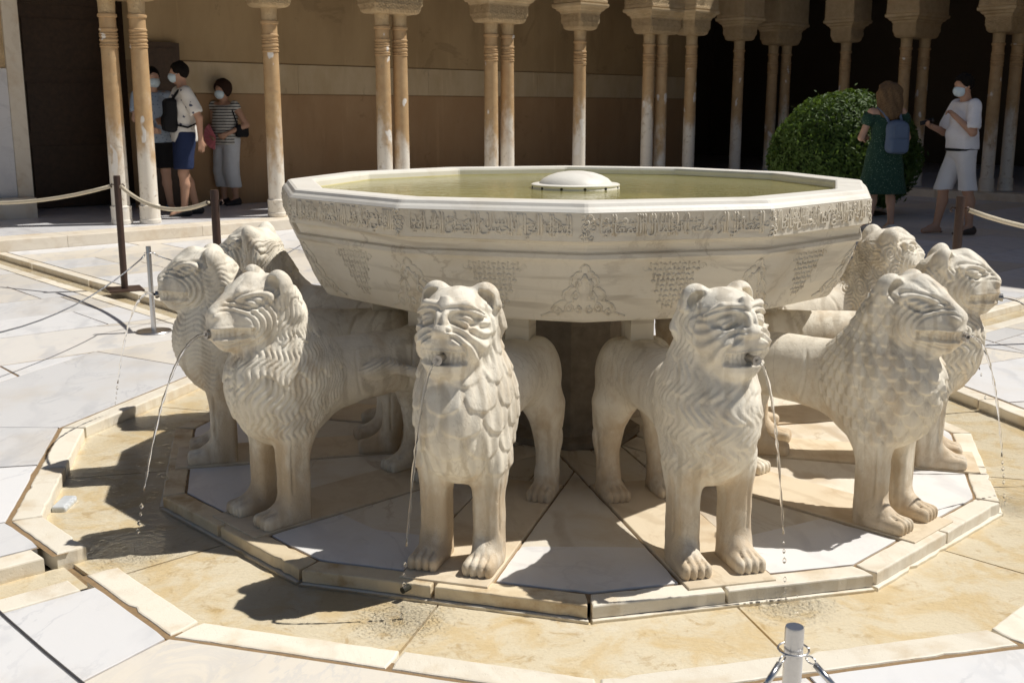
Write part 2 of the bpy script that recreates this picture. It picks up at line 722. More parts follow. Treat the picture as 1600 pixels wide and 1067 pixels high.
M['lion'] = mat_lion()
M['lion_foot'] = marble('plinth_marble', (.70, .60, .45), (.48, .37, .24), (.46, .31, .16), .5, .5, .55, .1, 3.0, 4.0)
M['basin'] = marble('basin_marble', (.67, .62, .525), (.37, .32, .255), (.50, .40, .26), .42, .70, .5, .04, 3.0, 2.6,
                    (.42, .42, 4.2), .4, .45)
M['rim'] = marble('rim_marble', (.82, .79, .72), (.62, .57, .5), (.60, .5, .36), .25, .4, .45, .04, 3.0, 3.0)
M['basin_in'] = marble('basin_inside_algae', (.74, .68, .42), (.58, .52, .26), (.52, .45, .18), .6, .5, .6, .05, 3., 5.)
M['slab'] = marble('paving_marble', (.70, .70, .71), (.47, .48, .51), (.58, .48, .34), .28, .6, .42, .2, 30.0, 1.6,
                   (1, .45, 1), .15, warm=(.71, .66, .58))
M['slab_white'] = marble('white_slab_marble', (.78, .77, .76), (.55, .54, .55), (.68, .57, .40), .3, .5, .4, .08, 30.,
                         1.6, (1, .5, 1), .12)
M['slab_tan'] = marble('tan_slab_marble', (.73, .68, .585), (.46, .37, .27), (.56, .42, .24), .5, .8, .5, .2, 30.0, 3.0,
                       (1, .35, 1), .2)
M['curb'] = marble('curb_marble', (.80, .745, .635), (.58, .49, .37), (.52, .35, .15), .42, .4, .5, .14, 30.0, 5.0,
                   bump=.35, pit=.4)
M['curb_stain'] = marble('stained_curb_marble', (.72, .61, .43), (.5, .38, .22), (.38, .22, .07), .85, .4, .5, .16,
                         30.0, 6.0, bump=.4, pit=.6)
def mat_channel():
    """wet marble with ochre lime bloom, dark specks and streaks along the flow"""
    t = NT('channel_floor_marble')
    p = t.pos(30.0)
    g = t.pos(0)
    c = t.mix(t.noise(p, 4.0, 6, .65), (.70, .60, .43), (.88, .82, .70))
    o = t.ramp(t.noise(p, 5.0, 8, .68, .6), .44, .62)
    c = t.mix(t.math('MULTIPLY', o, .62), c, (.70, .52, .26))
    o2 = t.ramp(t.noise(p, 11.0, 8, .72, .8), .55, .68)
    c = t.mix(t.math('MULTIPLY', o2, .6), c, (.47, .31, .12))
    w = t.ramp(t.noise(p, 3.1, 7, .6), .58, .70)
    c = t.mix(t.math('MULTIPLY', w, .6), c, (.86, .83, .77))
    sp = t.ramp(t.noise(p, 75.0, 3, .6), .66, .72)
    gate = t.ramp(t.noise(p, 6.0, 3, .6), .52, .62)
    c = t.mix(t.math('MULTIPLY', t.math('MULTIPLY', sp, gate), .75), c, (.17, .11, .05))
    f = t.noise(p, 55.0, 6, .65)
    t.bsdf(c, .45, t.bump(f, .5, .004), .4)
    return t.m


M['channel'] = mat_channel()
M['mortar'] = plain('mortar_joint', (.30, .20, .105), .9, nscale=60, namt=.3)
M['step'] = marble('step_marble', (.76, .69, .58), (.55, .46, .36), (.52, .36, .19), .4, .4, .5, .12, 30.0, 3.0)
M['floor'] = marble('gallery_floor_marble', (.70, .70, .72), (.5, .5, .53), (.5, .42, .32), .2, .5, .35, .1, 30.0, 2.0)
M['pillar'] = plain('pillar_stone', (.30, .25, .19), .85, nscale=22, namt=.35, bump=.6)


def mat_column():
    t = NT('column_marble')
    p = t.pos(11.0)
    sx = t.n('SeparateXYZ')
    t.set(sx.inputs[0], t.n('NewGeometry').outputs['Position'])
    oi = t.n('ObjectInfo').outputs['Random']
    n1 = t.noise(t.scale(p, (1, 1, .45)), 5.0, 6, .65)
    edge = t.math('ADD', sx.outputs[2], t.math('MULTIPLY', t.math('SUBTRACT', n1, .5), 2.2))
    up = t.ramp(t.math('ADD', edge, t.math('MULTIPLY', t.math('SUBTRACT', oi, .5), .8)), .8, 1.5)
    c = t.mix(n1, (.74, .68, .58), (.80, .76, .69))
    patina = t.mix(t.noise(p, 9.0, 5, .6), (.36, .20, .08), (.60, .42, .22))
    c = t.mix(t.math('MULTIPLY', up, .95), c, patina)
    chip = t.ramp(t.noise(t.scale(p, (1, 1, .55)), 6.5, 2, .4), .66, .69)
    c = t.mix(t.math('MULTIPLY', chip, .9), c, (.80, .77, .72))
    gr = t.ramp(t.noise(p, 14.0, 6, .7), .55, .7)
    c = t.mix(t.math('MULTIPLY', gr, .65), c, (.33, .245, .15))
    f = t.noise(p, 60.0, 5, .6)
    t.bsdf(c, .55, t.bump(f, .35, .005), .35)
    return t.m


M['column'] = mat_column()


def mat_capital():
    t = NT('carved_capital_stone')
    p = t.pos(5.0)
    c = t.mix(t.noise(p, 11.0, 5, .6), (.45, .31, .165), (.72, .56, .345))
    vo = t.n('TexVoronoi', feature='DISTANCE_TO_EDGE', i_Scale=42.0)
    t.set(vo.inputs['Vector'], p)
    h = t.math('ADD', t.ramp(vo.outputs[0], .02, .18), t.math('MULTIPLY', t.noise(p, 60.0, 4, .6), .5))
    t.bsdf(c, .7, t.bump(h, .8, .010), .3)
    return t.m


M['capital'] = mat_capital()


def mat_wall(name, a, b, sc_=1.3, rough=.8, damp=None):
    t = NT(name)
    p = t.pos(0)
    c = t.mix(t.ramp(t.noise(t.scale(p, (1, 1, .5)), sc_, 7, .6), .3, .7), a, b)
    c = t.mix(t.math('MULTIPLY', t.ramp(t.noise(t.scale(p, (1, 1, .25)), 3.7, 6, .65), .52, .75), .45), c,
              tuple(x * .72 for x in a))
    c = t.mix(t.math('MULTIPLY', t.ramp(t.noise(t.scale(p, (1, 1, .06)), 7.0, 5, .7), .58, .7), .3), c,
              tuple(min(1, x * 1.35) for x in b))
    c = t.mix(t.math('MULTIPLY', t.ramp(t.noise(p, 1.1, 9, .72, 1.2), .60, .63), .35), c, tuple(x * .6 for x in a))
    f = t.noise(p, 35.0, 6, .65)
    t.bsdf(c, rough, t.bump(f, .35, .006), .25)
    return t.m


M['plaster'] = mat_wall('wall_plaster', (.35, .245, .13), (.43, .31, .172))
M['dado'] = mat_wall('wall_dado_plaster', (.35, .215, .112), (.41, .27, .15))
M['band'] = mat_wall('wall_band_stone', (.47, .36, .22), (.55, .44, .29), 3.0)
M['stucco'] = mat_wall('carved_stucco', (.45, .33, .19), (.58, .45, .28), 4.0)
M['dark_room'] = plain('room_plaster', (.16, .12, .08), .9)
M['wood'] = plain('door_wood', (.075, .042, .022), .55, nscale=18, namt=.4, bump=.4)
M['roof'] = plain('roof_tile', (.36, .22, .14), .85, nscale=8, namt=.25)
M['steel'] = plain('brushed_steel', (.62, .62, .63), .3, 1.0, nscale=180, namt=.08, bump=.06)
M['cable'] = plain('steel_cable', (.32, .33, .36), .4, 1.0, nscale=300, namt=.3, bump=.4)
M['brown_metal'] = plain('brown_painted_metal', (.075, .045, .035), .42, .3, nscale=40, namt=.2, bump=.08)
M['rope'] = plain('cream_rope', (.66, .58, .44), .9, nscale=220, namt=.3, bump=.8)
M['nozzle'] = plain('nozzle_metal', (.42, .40, .38), .32, 1.0, nscale=150, namt=.25, bump=.15)


def mat_water(name, tint, ripple, scale, gloss=1.0, rings=None, murk=None):
    """thin clear water: light passes, the rippled surface mirrors by Fresnel"""
    t = NT(name)
    p = t.pos(0)
    h = t.math('ADD', t.noise(p, scale, 3, .6, .6), t.math('MULTIPLY', t.noise(p, scale * 3.1, 2, .5, .3), .45))
    for (x, y, k) in rings or []:
        d = t.n('VectorMath', operation='DISTANCE')
        t.set(d.inputs[0], p)
        d.inputs[1].default_value = (x, y, -.04)
        dv = d.outputs['Value']
        amp = t.math('MULTIPLY', t.ramp(dv, .02, .45, k, 0.0), t.noise(p, 60.0, 3, .7))
        wv = t.math('SINE', t.math('ADD', t.math('MULTIPLY', dv, 150.0), t.math('MULTIPLY', t.noise(p, 9.0, 3, .6), 22.0)))
        h = t.math('ADD', h, t.math('MULTIPLY', wv, amp))
        h = t.math('ADD', h, t.math('MULTIPLY', t.noise(p, 130.0, 3, .6), t.ramp(dv, .0, .24, 2.2, 0.0)))
    nb = t.bump(h, 1.0, ripple)
    fr = t.n('Fresnel', i_IOR=1.33)
    t.set(fr.inputs['Normal'], nb)
    tr = t.n('BsdfTransparent', i_Color=tint)
    gl = t.n('BsdfGlossy', i_Roughness=.06)
    t.set(gl.inputs['Normal'], nb)
    mx = t.n('MixShader')
    t.set(mx.inputs[0], t.math('MULTIPLY', fr.outputs[0], gloss, clamp=True))
    body = tr.outputs[0]
    if murk:
        df = t.n('BsdfDiffuse', i_Color=murk[0])
        mb_ = t.n('MixShader', i_0=murk[1])
        t.t.links.new(tr.outputs[0], mb_.inputs[1])
        t.t.links.new(df.outputs[0], mb_.inputs[2])
        body = mb_.outputs[0]
    t.t.links.new(body, mx.inputs[1])
    t.t.links.new(gl.outputs[0], mx.inputs[2])
    t.t.links.new(mx.outputs[0], t.out.inputs[0])
    return t.m


def mat_jet():
    t = NT('jet_water')
    t.bsdf((.97, .98, 1.0), .02, None, .5, IOR=1.33, Transmission_Weight=1.0)
    return t.m


M['jet'] = mat_jet()
# ------------------------------------------------------------------ the court: paving, channel, runnels
NO = (ROT - 45.0, ROT + 45.0, ROT + 135.0, ROT + 225.0)      # directions of the four runnels
NO = (-45.0, 45.0, 135.0, 225.0)
R_IN, R_CURB, R_RING = 2.13, 2.245, 3.12
RUN_W, RUN_C = .105, .105            # half width of a runnel, width of its kerb


def rect_dir(a, r0, r1, w0, w1):
    """rectangle along azimuth a between radii r0, r1 and lateral offsets w0..w1 (ccw)"""
    d = Vector((math.sin(RAD(a)), -math.cos(RAD(a))))
    n = Vector((-d.y, d.x))
    c = Vector((FC.x, FC.y))
    ps = [c + d * r0 + n * w0, c + d * r1 + n * w0, c + d * r1 + n * w1, c + d * r0 + n * w1]
    ps = [(p.x, p.y) for p in ps]
    return ps if area(ps) > 0 else ps[::-1]


ground = MB().add([(-250, -250, -.13), (250, -250, -.13), (250, 250, -.13), (-250, 250, -.13)], [(0, 1, 2, 3)]) \
    .build('ground', M['mortar'])
props(ground, kind='structure')

pave_mb, mortar_mb = MB(), MB()
slabs = []


def in_view(poly, lim=60):
    xs, ys = [], []
    for x, y in poly:
        q = cam_px((x, y, 0))
        if q is None:
            return None
        xs.append(q[0])
        ys.append(q[1])
    if max(xs) < -lim or min(xs) > 1600 + lim or max(ys) < 0 or min(ys) > 1067 + lim:
        return None
    return (max(xs) - min(xs)) * .5 + (max(ys) - min(ys))


def lay(poly, mat, gap=.0035, size=10):
    v = in_view(poly)
    if v is None or v < size:
        pave_mb.add([(x, y, 0) for x, y in poly], [tuple(range(len(poly)))])
    else:
        slabs.append((inset(poly, gap), mat))
        mortar_mb.add([(x, y, -.0065) for x, y in poly], [tuple(range(len(poly)))])


runs = [rect_dir(a, 1.8, 40, -(RUN_W + RUN_C), RUN_W + RUN_C) for a in NO]
# inner ring: radial joints, one or two slabs to a side
rg = random.Random(3)
for k in range(12):
    a0, a1 = ROT + 30 * k, ROT + 30 * (k + 1)
    cuts = [0, 1] if k % 3 else [0, .46, 1]
    i0, i1 = pol(R_CURB, a0), pol(R_CURB, a1)
    o0, o1 = pol(R_RING, a0), pol(R_RING, a1)
    for c0, c1 in zip(cuts, cuts[1:]):
        q = [i0.lerp(i1, c0), i0.lerp(i1, c1), o0.lerp(o1, c1), o0.lerp(o1, c0)]
        poly = [(p.x, p.y) for p in q]
        if area(poly) < 0:
            poly = poly[::-1]
        ps = [poly]
        for r_ in runs:
            ps = subtract(ps, r_)
        for p in ps:
            if abs(area(p)) > .004:
                lay(p, M['slab'], size=10)
# the rest: long slabs in courses parallel to the arcades
ring = ring12(R_RING)
T1, T2 = Vector((math.sqrt(.5), math.sqrt(.5))), Vector((math.sqrt(.5), -math.sqrt(.5)))
STEP_L, STEP_R = 16.05, 24.0         # front of the steps: Y - X and X + Y
e = -14.0
row = 0
while e < 20:
    w = rg.choice((.62, .7, .78))
    g = -18.0 + rg.random()
    while g < 22:
        ln = rg.uniform(1.0, 1.75)
        b = Vector((FC.x, FC.y)) + T1 * g + T2 * e
        poly = [b, b + T1 * ln, b + T1 * ln + T2 * w, b + T2 * w]
        poly = [(p.x, p.y) for p in poly]
        if area(poly) < 0:
            poly = poly[::-1]
        poly = clip(poly, (0, STEP_L), (1, 1 + STEP_L), False)
        if poly:
            poly = clip(poly, (STEP_R, 0), (STEP_R - 1, 1), True)
        if poly:
            ps = subtract([poly], ring)
            for r_ in runs:
                ps = subtract(ps, r_)
            for p in ps:
                if abs(area(p)) > .012:
                    lay(p, M['slab'])
                elif abs(area(p)) > 1e-5:
                    pave_mb.add([(x, y, 0) for x, y in p], [tuple(range(len(p)))])
        g += ln
    e += w
    row += 1
pavement = props(pave_mb.build('pavement', M['slab']), kind='structure')
mo = mortar_mb.build('mortar', M['mortar'], pavement)
mo['kind'] = 'stuff'
for poly, mat in slabs:
    cx = sum(p[0] for p in poly) / len(poly)
    cy = sum(p[1] for p in poly) / len(poly)
    near = math.hypot(cx, cy) < 6
    MB().prism(worn([(x - cx, y - cy) for x, y in poly], .05 if near else .3, .0020, .03, .008), -.03,
               random.uniform(-.0012, .0012), .0022).build('slab', mat, pavement, (cx, cy, 0))

# kerb of the channel round the platform, stone by stone
kerb = props(bpy.data.objects.new('channel_kerb', None), kind='structure')
COL.objects.link(kerb)
rk = random.Random(11)


def seg_between(a0, a1, ri, ro):
    """trapezoid of the twelve-sided ring between two azimuths inside one side"""
    k = math.floor((a0 + .001 - ROT) / 30.0)
    A, B = ROT + 30 * k, ROT + 30 * (k + 1)

    def on(r, a):
        ap = r * math.cos(RAD(15))
        mid = (A + B) / 2
        return pol(ap / math.cos(RAD(a - mid)), a)
    q = [on(ri, a0), on(ro, a0), on(ro, a1), on(ri, a1)]
    poly = [(p.x, p.y) for p in q]
    return poly if area(poly) > 0 else poly[::-1]


def stones(parent, ri, ro, z0, z1, mat, name, cuts_fn, gap=.002, bevel=.005, avoid=None):
    for k in range(12):
        a0 = ROT + 30 * k
        cs = cuts_fn(k)
        for c0, c1 in zip(cs, cs[1:]):
            poly = seg_between(a0 + 30 * c0 + .001, a0 + 30 * c1 - .001, ri, ro)
            ps = [poly]
            for r_ in avoid or []:
                ps = subtract(ps, r_)
            for p in ps:
                if abs(area(p)) < .0008:
                    continue
                p = inset(p, gap)
                cx = sum(q[0] for q in p) / len(p)
                cy = sum(q[1] for q in p) / len(p)
                m = mat if not callable(mat) else mat(k)
                MB().prism(worn([(x - cx, y - cy) for x, y in p], .028, .0030, .06, .010), z0,
                           z1 + random.uniform(-.001, .001), bevel).build(name, m, parent, (cx, cy, 0))


run_in = [rect_dir(a, 1.8, 40, -RUN_W, RUN_W) for a in NO]
stones(kerb, R_IN, R_CURB - .009, -.07, .001, M['curb'], 'kerb_stone',
       lambda k: [0, rk.uniform(.3, .7), 1] if k % 2 else [0, 1], .003, .006, run_in)
for a in NO:
    for s in (-1, 1):
        r0 = 2.30
        while r0 < 15:
            r1 = r0 + rk.uniform(.9, 1.6)
            w0, w1 = RUN_W * s, (RUN_W + RUN_C - .002) * s
            p = rect_dir(a, r0 if r0 > 2.31 else R_CURB * math.cos(RAD(15)) + .03, r1, min(w0, w1), max(w0, w1))
            p = clip(p, (0, STEP_L), (1, 1 + STEP_L), False)
            p = p and clip(p, (STEP_R, 0), (STEP_R - 1, 1), True)
            if p and in_view(p, 300):
                p = inset(p, .003)
                cx = sum(q[0] for q in p) / len(p)
                cy = sum(q[1] for q in p) / len(p)
                MB().prism(worn([(x - cx, y - cy) for x, y in p], .06, .0030, .05, .010), -.07, .0, .006) \
                    .build('kerb_stone', M['curb'], kerb, (cx, cy, 0))
            r0 = r1

kb = MB()
for k in range(12):
    for p in subtract([seg_between(ROT + 30 * k + .001, ROT + 30 * k + 29.999, R_CURB - .05, R_CURB + .003)], run_in[0]):
        ps_ = [p]
        for r_ in run_in[1:]:
            ps_ = subtract(ps_, r_)
        for p2 in ps_:
            kb.add([(x, y, -.0045) for x, y in p2], [tuple(range(len(p2)))])
kb.build('mortar', M['mortar'], kerb)['kind'] = 'stuff'

# channel floor: slabs with open joints under running water
chan = MB()
chan.add(ring12(2.2, -.062), [tuple(range(12))])
for a in NO:
    chan.add([(x, y, -.0625) for x, y in rect_dir(a, 1.9, 15, -RUN_W - .02, RUN_W + .02)], [(0, 1, 2, 3)])
channel = props(chan.build('channel_floor', M['mortar']), kind='structure')
for k in range(12):
    for c0, c1 in ((0, .5), (.5, 1)):
        if c0 == 0:
            # one slab from the middle of a side to the middle of the next, bent at the corner: two prisms of one mesh
            a = ROT + 30 * k
            mb = MB()
            q1 = seg_between(a - 15 + .12, a - .001, 1.70, R_IN + .05)
            q2 = seg_between(a + .001, a + 15 - .12, 1.70, R_IN + .05)
            mb.prism(q1, -.07, -.050)
            mb.prism(q2, -.07, -.050)
            o = mb.build('floor_slab', M['channel'], channel)
for a in NO:
    r0 = 2.14
    while r0 < 14:
        r1 = r0 + rk.uniform(.9, 1.5)
        p = rect_dir(a, r0 + .003, r1 - .003, -RUN_W - .01, RUN_W + .01)
        if in_view(p, 300):
            MB().prism(p, -.07, -.0505).build('floor_slab', M['channel'], channel)
        r0 = r1

LAND = {-13: (-.471, 2.857), 17: (.637, 3.03), -43: (-1.414, 3.29), -73: (-2.12, 4.80), 47: (1.588, 3.889)}
M['film'] = mat_water('channel_water', (.985, .975, .94), .0030, 40.0, 1.0,
                      [(x, y, .32) for x, y in LAND.values()])
wf = MB()
for k in range(12):
    a = ROT + 30 * k
    p = seg_between(a + .001, a + 29.999, 1.70, R_IN + .01)
    wf.add([(x, y, -.041) for x, y in p], [(0, 1, 2, 3)])
for a in NO:
    wf.add([(x, y, -.0412) for x, y in rect_dir(a, 2.06, 15, -RUN_W - .01, RUN_W + .01)], [(0, 1, 2, 3)])
props(wf.build('water', M['film']), kind='structure')

# ------------------------------------------------------------------ the platform the lions stand on
plat = props(bpy.data.objects.new('platform', None), kind='structure')
COL.objects.link(plat)
R_P, R_PI = 1.735, 1.648
stones(plat, R_PI, R_P, -.038, .0, lambda k: M['curb'] if k in (0, 1, 2, 3, 4) else M['curb_stain'], 'kerb_stone',
       lambda k: [0, .49 + rk.uniform(-.06, .06), 1], .0022, .005)
stones(plat, R_PI, R_P + .012, -.062, -.040, M['curb'], 'base_course', lambda k: [0, 1], .001, .003)
bed = MB().add(ring12(1.70, -.006), [tuple(range(12))])
bed.build('mortar', M['mortar'], plat)['kind'] = 'stuff'
LION_AZ = [ROT + 15 + 30 * k - 360 * (k > 5) for k in range(12)]
strips = [rect_dir(a, .70, 1.80, -.142, .142) for a in LION_AZ]
rs = random.Random(5)
for k in range(12):
    a = ROT + 30 * k

    def wedge(r0, r1):
        def on(r, az, half):
            return pol(r * math.cos(RAD(15)) / math.cos(RAD(az - (a + half * 15))), az)
        q = [on(r0, a - 15, -1), on(r1, a - 15, -1), pol(r1, a), on(r1, a + 15, 1), on(r0, a + 15, 1)]
        poly = [(p.x, p.y) for p in q]
        return poly if area(poly) > 0 else poly[::-1]
    rm = 1.385 + rs.uniform(-.03, .03)
    for r0, r1, m in ((rm, R_PI - .002, M['slab_white']), (.80, rm, M['slab_tan']), (.30, .80, M['slab_tan'])):
        ps = [wedge(r0, r1)]
        for st in strips:
            ps = subtract(ps, st)
        for p in ps:
            if abs(area(p)) < .003:
                continue
            p = inset(p, .0025)
            cx = sum(q[0] for q in p) / len(p)
            cy = sum(q[1] for q in p) / len(p)
            MB().prism(worn([(x - cx, y - cy) for x, y in p], .04, .0020, .03, .006), -.03, random.uniform(-.001, .001),
                       .002).build('slab', m, plat, (cx, cy, 0))
# ------------------------------------------------------------------ arcades round the court
def L(s, d, z=0.0):
    """left arcade: s along it, d behind the front of its step"""
    p = Vector((-5.0, -5.0 + STEP_L)) + T1 * s + Vector((-T1.y, T1.x)) * d
    return Vector((p.x, p.y, z))


CORNER = Vector(((STEP_R - STEP_L) / 2, (STEP_R + STEP_L) / 2))


def RR(s, d, z=0.0):
    """right arcade: s from the corner towards the camera's right, d behind the step's front"""
    p = CORNER + T2 * s + T1 * d
    return Vector((p.x, p.y, z))


FZ = .12
S_END = (CORNER - Vector((-5.0, -5.0 + STEP_L))).length     # s of the corner on the left arcade


def obox(fn, s0, s1, d0, d1, z0, z1, mb):
    ps = [fn(s0, d0), fn(s1, d0), fn(s1, d1), fn(s0, d1)]
    poly = [(p.x, p.y) for p in ps]
    if area(poly) < 0:
        poly = poly[::-1]
    mb.prism(poly, z0, z1)
    return mb


# gallery floors and steps
gf = MB()
obox(L, -9, S_END + 9, .02, 9, -.05, FZ - .003, gf)
obox(RR, .02, 22, .02, 9, -.05, FZ - .006, gf)
gallery_floor = props(gf.build('gallery_floor', M['floor']), kind='structure')
gs = random.Random(21)
for fn, s0, s1 in ((L, -8.0, S_END), (RR, 0.0, 14.0)):
    s = s0
    while s < s1 - .01:
        e_ = min(s + gs.uniform(1.0, 1.6), s1)
        ps = [fn(s, 0), fn(e_, 0), fn(e_, .40), fn(s, .40)]
        poly = [(p.x, p.y) for p in ps]
        if area(poly) < 0:
            poly = poly[::-1]
        c = Vector((sum(p[0] for p in poly) / 4, sum(p[1] for p in poly) / 4, 0))
        MB().prism([(x - c.x, y - c.y) for x, y in inset(poly, .002)], -.02, FZ, .008) \
            .build('step_stone', M['step'], gallery_floor, c)
        s = e_
# floor slabs of the left gallery in view
s = -4.0
while s < 7:
    e_ = s + gs.uniform(.8, 1.1)
    d = .403
    while d < 2.3:
        f_ = min(d + gs.uniform(.6, .75), 2.36)
        ps = [L(s, d), L(e_, d), L(e_, f_), L(s, f_)]
        poly = [(p.x, p.y) for p in ps]
        if area(poly) < 0:
            poly = poly[::-1]
        c = Vector((sum(p[0] for p in poly) / 4, sum(p[1] for p in poly) / 4, 0))
        if in_view(poly, 20):
            MB().prism([(x - c.x, y - c.y) for x, y in inset(poly, .002)], FZ - .002, FZ + .004, .001) \
                .build('slab', M['floor'], gallery_floor, c)
        d = f_
    s = e_

# back wall of the left gallery: dado, stone band, plaster above; doorway at its left end
WD = 2.42
ws0, ws1 = 1.72, 12.6
wall = thing('gallery_wall', 'tan plastered back wall with a pale stone band behind the left columns', 'wall', L(6, WD))


def wpart(name, s0, s1, d0, d1, z0, z1, mat, parent, fn=L):
    mb = obox(fn, s0, s1, d0, d1, z0, z1, MB())
    o = parent.location
    c, sn = 1, 0
    mb.v = [(x - o.x, y - o.y, z - o.z) for x, y, z in mb.v]
    return mb.build(name, mat, parent)


wpart('dado', ws0, ws1, WD + .02, WD + .4, 0, 1.585, M['dado'], wall)
s = ws0
while s < ws1:
    e_ = min(s + 2.3, ws1)
    wpart('band_stone', s + .002, e_ - .002, WD + .004, WD + .4, 1.60, 1.995, M['band'], wall)
    s = e_
wpart('joint_strip', ws0, ws1, WD + .03, WD + .39, 1.585, 2.01, M['mortar'], wall)
wpart('plaster', ws0, ws1, WD + .015, WD + .4, 2.01, 4.6, M['plaster'], wall)
# left of the doorway, and the dark room behind it
lw = thing('doorway_wall', 'marble and carved stucco wall end at the left edge', 'wall', L(-3, WD))
wpart('marble_dado', -7, .10, WD - .03, WD + .38, FZ + .2, 1.85, M['floor'], lw)
wpart('carved_stucco', -7, .10, WD - .01, WD + .38, 1.852, 4.6, M['capital'], lw)
wpart('door_jamb', .102, .28, WD - .05, WD + .4, FZ, 4.6, M['step'], lw)
wpart('base', -7, .22, WD - .30, WD - .052, FZ - .01, FZ + .24, M['step'], lw)
wpart('lintel', .283, ws0 - .003, WD, WD + .4, 3.4, 4.6, M['plaster'], lw)
dl = thing('door_leaf', 'dark wooden door leaf folded open against the tan wall', 'door', L(ws0, WD))
wpart('panel', ws0 - .02, ws0 + .52, WD - .07, WD - .004, FZ + .012, 2.22, M['wood'], dl)
for z0 in (.35, 1.0, 1.65):
    wpart('raised_panel', ws0 + .05, ws0 + .45, WD - .085, WD - .0705, z0, z0 + .5, M['wood'], dl)
d2 = thing('wooden_door', 'dark brown wooden panelled door at far left between pier and columns', 'door', L(1, WD + 1.0))
for s0 in (-.9, .5, 1.9):
    lf = wpart('door_leaf', s0, s0 + 1.38, WD + 1.0, WD + 1.08, FZ + .01, 3.6, M['wood'], d2)
    for z0 in (.3, 1.1, 1.9, 2.7):
        wpart('raised_panel', s0 + .15, s0 + 1.2, WD + .98, WD + .999, z0, z0 + .62, M['wood'], d2)
# enclosing walls and roofs of the galleries
shell = thing('gallery_building', 'tiled upper storey over the left gallery', 'building', L(4, 1))
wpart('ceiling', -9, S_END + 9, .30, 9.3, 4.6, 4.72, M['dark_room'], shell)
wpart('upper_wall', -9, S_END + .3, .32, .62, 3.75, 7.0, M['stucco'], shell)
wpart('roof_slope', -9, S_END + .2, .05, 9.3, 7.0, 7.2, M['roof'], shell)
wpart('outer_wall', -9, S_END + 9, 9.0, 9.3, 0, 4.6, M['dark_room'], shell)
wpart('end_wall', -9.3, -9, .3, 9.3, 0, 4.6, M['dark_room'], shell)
R_EAVE = 7.5
shell2 = thing('arcade_building', 'tall tiled wing over the dark right arcade', 'building', RR(4, 1))
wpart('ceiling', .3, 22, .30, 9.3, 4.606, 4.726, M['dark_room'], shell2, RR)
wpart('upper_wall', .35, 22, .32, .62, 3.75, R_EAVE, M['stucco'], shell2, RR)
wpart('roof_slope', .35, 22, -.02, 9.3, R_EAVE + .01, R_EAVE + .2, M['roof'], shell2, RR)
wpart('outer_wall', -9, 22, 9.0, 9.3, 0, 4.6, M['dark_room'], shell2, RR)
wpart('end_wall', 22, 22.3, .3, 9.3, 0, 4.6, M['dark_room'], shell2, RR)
rw = thing('arcade_back_wall', 'dim plastered wall behind the rightmost twin columns', 'wall', RR(5, 2.4))
wpart('plaster', 3.05, 12, 2.4, 2.8, 0, 4.6, M['plaster'], rw, RR)

# the projecting pavilion beyond the right edge: it shades that side of the court
PAV_H = 7.9
pv = thing('pavilion', 'stone pavilion with tiled roof projecting into the court at right', 'pavilion', (9.0, 12.5, 0))


def pbox(name, s0, s1, d0, d1, z0, z1, mat):
    mb = obox(RR, s0, s1, d0, d1, z0, z1, MB())
    mb.v = [(x - 9.0, y - 12.5, z) for x, y, z in mb.v]
    return mb.build(name, mat, pv)


PS0, PS1, PD = 6.3, 12.8, 3.95
pbox('wall', PS0 + .3, PS1 - .3, -PD + .3, -.4, 3.6, PAV_H - .4, M['stucco'])
rb = [RR(PS0, -PD), RR(PS1, -PD), RR(PS1, -.1), RR(PS0, -.1)]
cx_, cy_ = sum(p.x for p in rb) / 4, sum(p.y for p in rb) / 4
MB().add([(p.x - 9, p.y - 12.5, PAV_H - .4) for p in rb] + [(p.x - 9, p.y - 12.5, PAV_H - .25) for p in rb] +
         [(cx_ - 9, cy_ - 12.5, PAV_H + 1.5)],
         [(3, 2, 1, 0), (0, 1, 5, 4), (1, 2, 6, 5), (2, 3, 7, 6), (3, 0, 4, 7), (4, 5, 8), (5, 6, 8), (6, 7, 8), (7, 4, 8)]) \
    .build('roof', M['roof'], pv)
for s_ in (PS0 + .5, (PS0 + PS1) / 2, PS1 - .5):
    p = RR(s_, -PD + .5)
    MB().lathe([(.13, 0), (.13, .2), (.095, .22), (.09, 2.4), (.095, 2.6), (.22, 2.7), (.25, 3.6)], 12,
               (p.x - 9, p.y - 12.5)).build('column', M['column'], pv, smooth=True, sharp=35)


# ------------------------------------------------------------------ columns
def shaft_mesh():
    pr_ = [(.108, FZ), (.118, FZ + .015), (.118, FZ + .05), (.112, FZ + .06), (.112, FZ + .19), (.116, FZ + .195),
           (.116, FZ + .205), (.099, FZ + .215)]
    mb = MB().lathe(pr_, 20)
    base = mb.mesh('base', M['column'], True, 30)
    pr_ = [(.098, FZ + .20), (.097, .9), (.094, 1.6), (.090, 2.03)]
    body = MB().lathe(pr_, 20).mesh('shaft', M['column'], True, 30)
    z = 2.03
    pr_ = [(.088, z)]
    for zz, hh in ((2.035, .022), (2.062, .018), (2.10, .03), (2.145, .018), (2.17, .018), (2.21, .03)):
        pr_ += [(.090, zz), (.099, zz + hh * .25), (.099, zz + hh * .75), (.090, zz + hh)]
    pr_ += [(.088, 2.26), (.088, 2.35), (.102, 2.355), (.104, 2.37), (.102, 2.385), (.088, 2.39)]
    neck = MB().lathe(pr_, 20).mesh('neck_ring', M['column'], True, 25)
    bell = MB().lathe([(.088, 2.388), (.092, 2.50), (.10, 2.56)], 20).mesh('capital_neck', M['capital'], True, 30)
    return base, body, neck, bell


CB, CS, CN, CC = shaft_mesh()


def add_shaft(root, off=(0, 0, 0)):
    for nm, me in (('base', CB), ('shaft', CS), ('neck_rings', CN), ('capital_neck', CC)):
        link(nm, me, root, off)


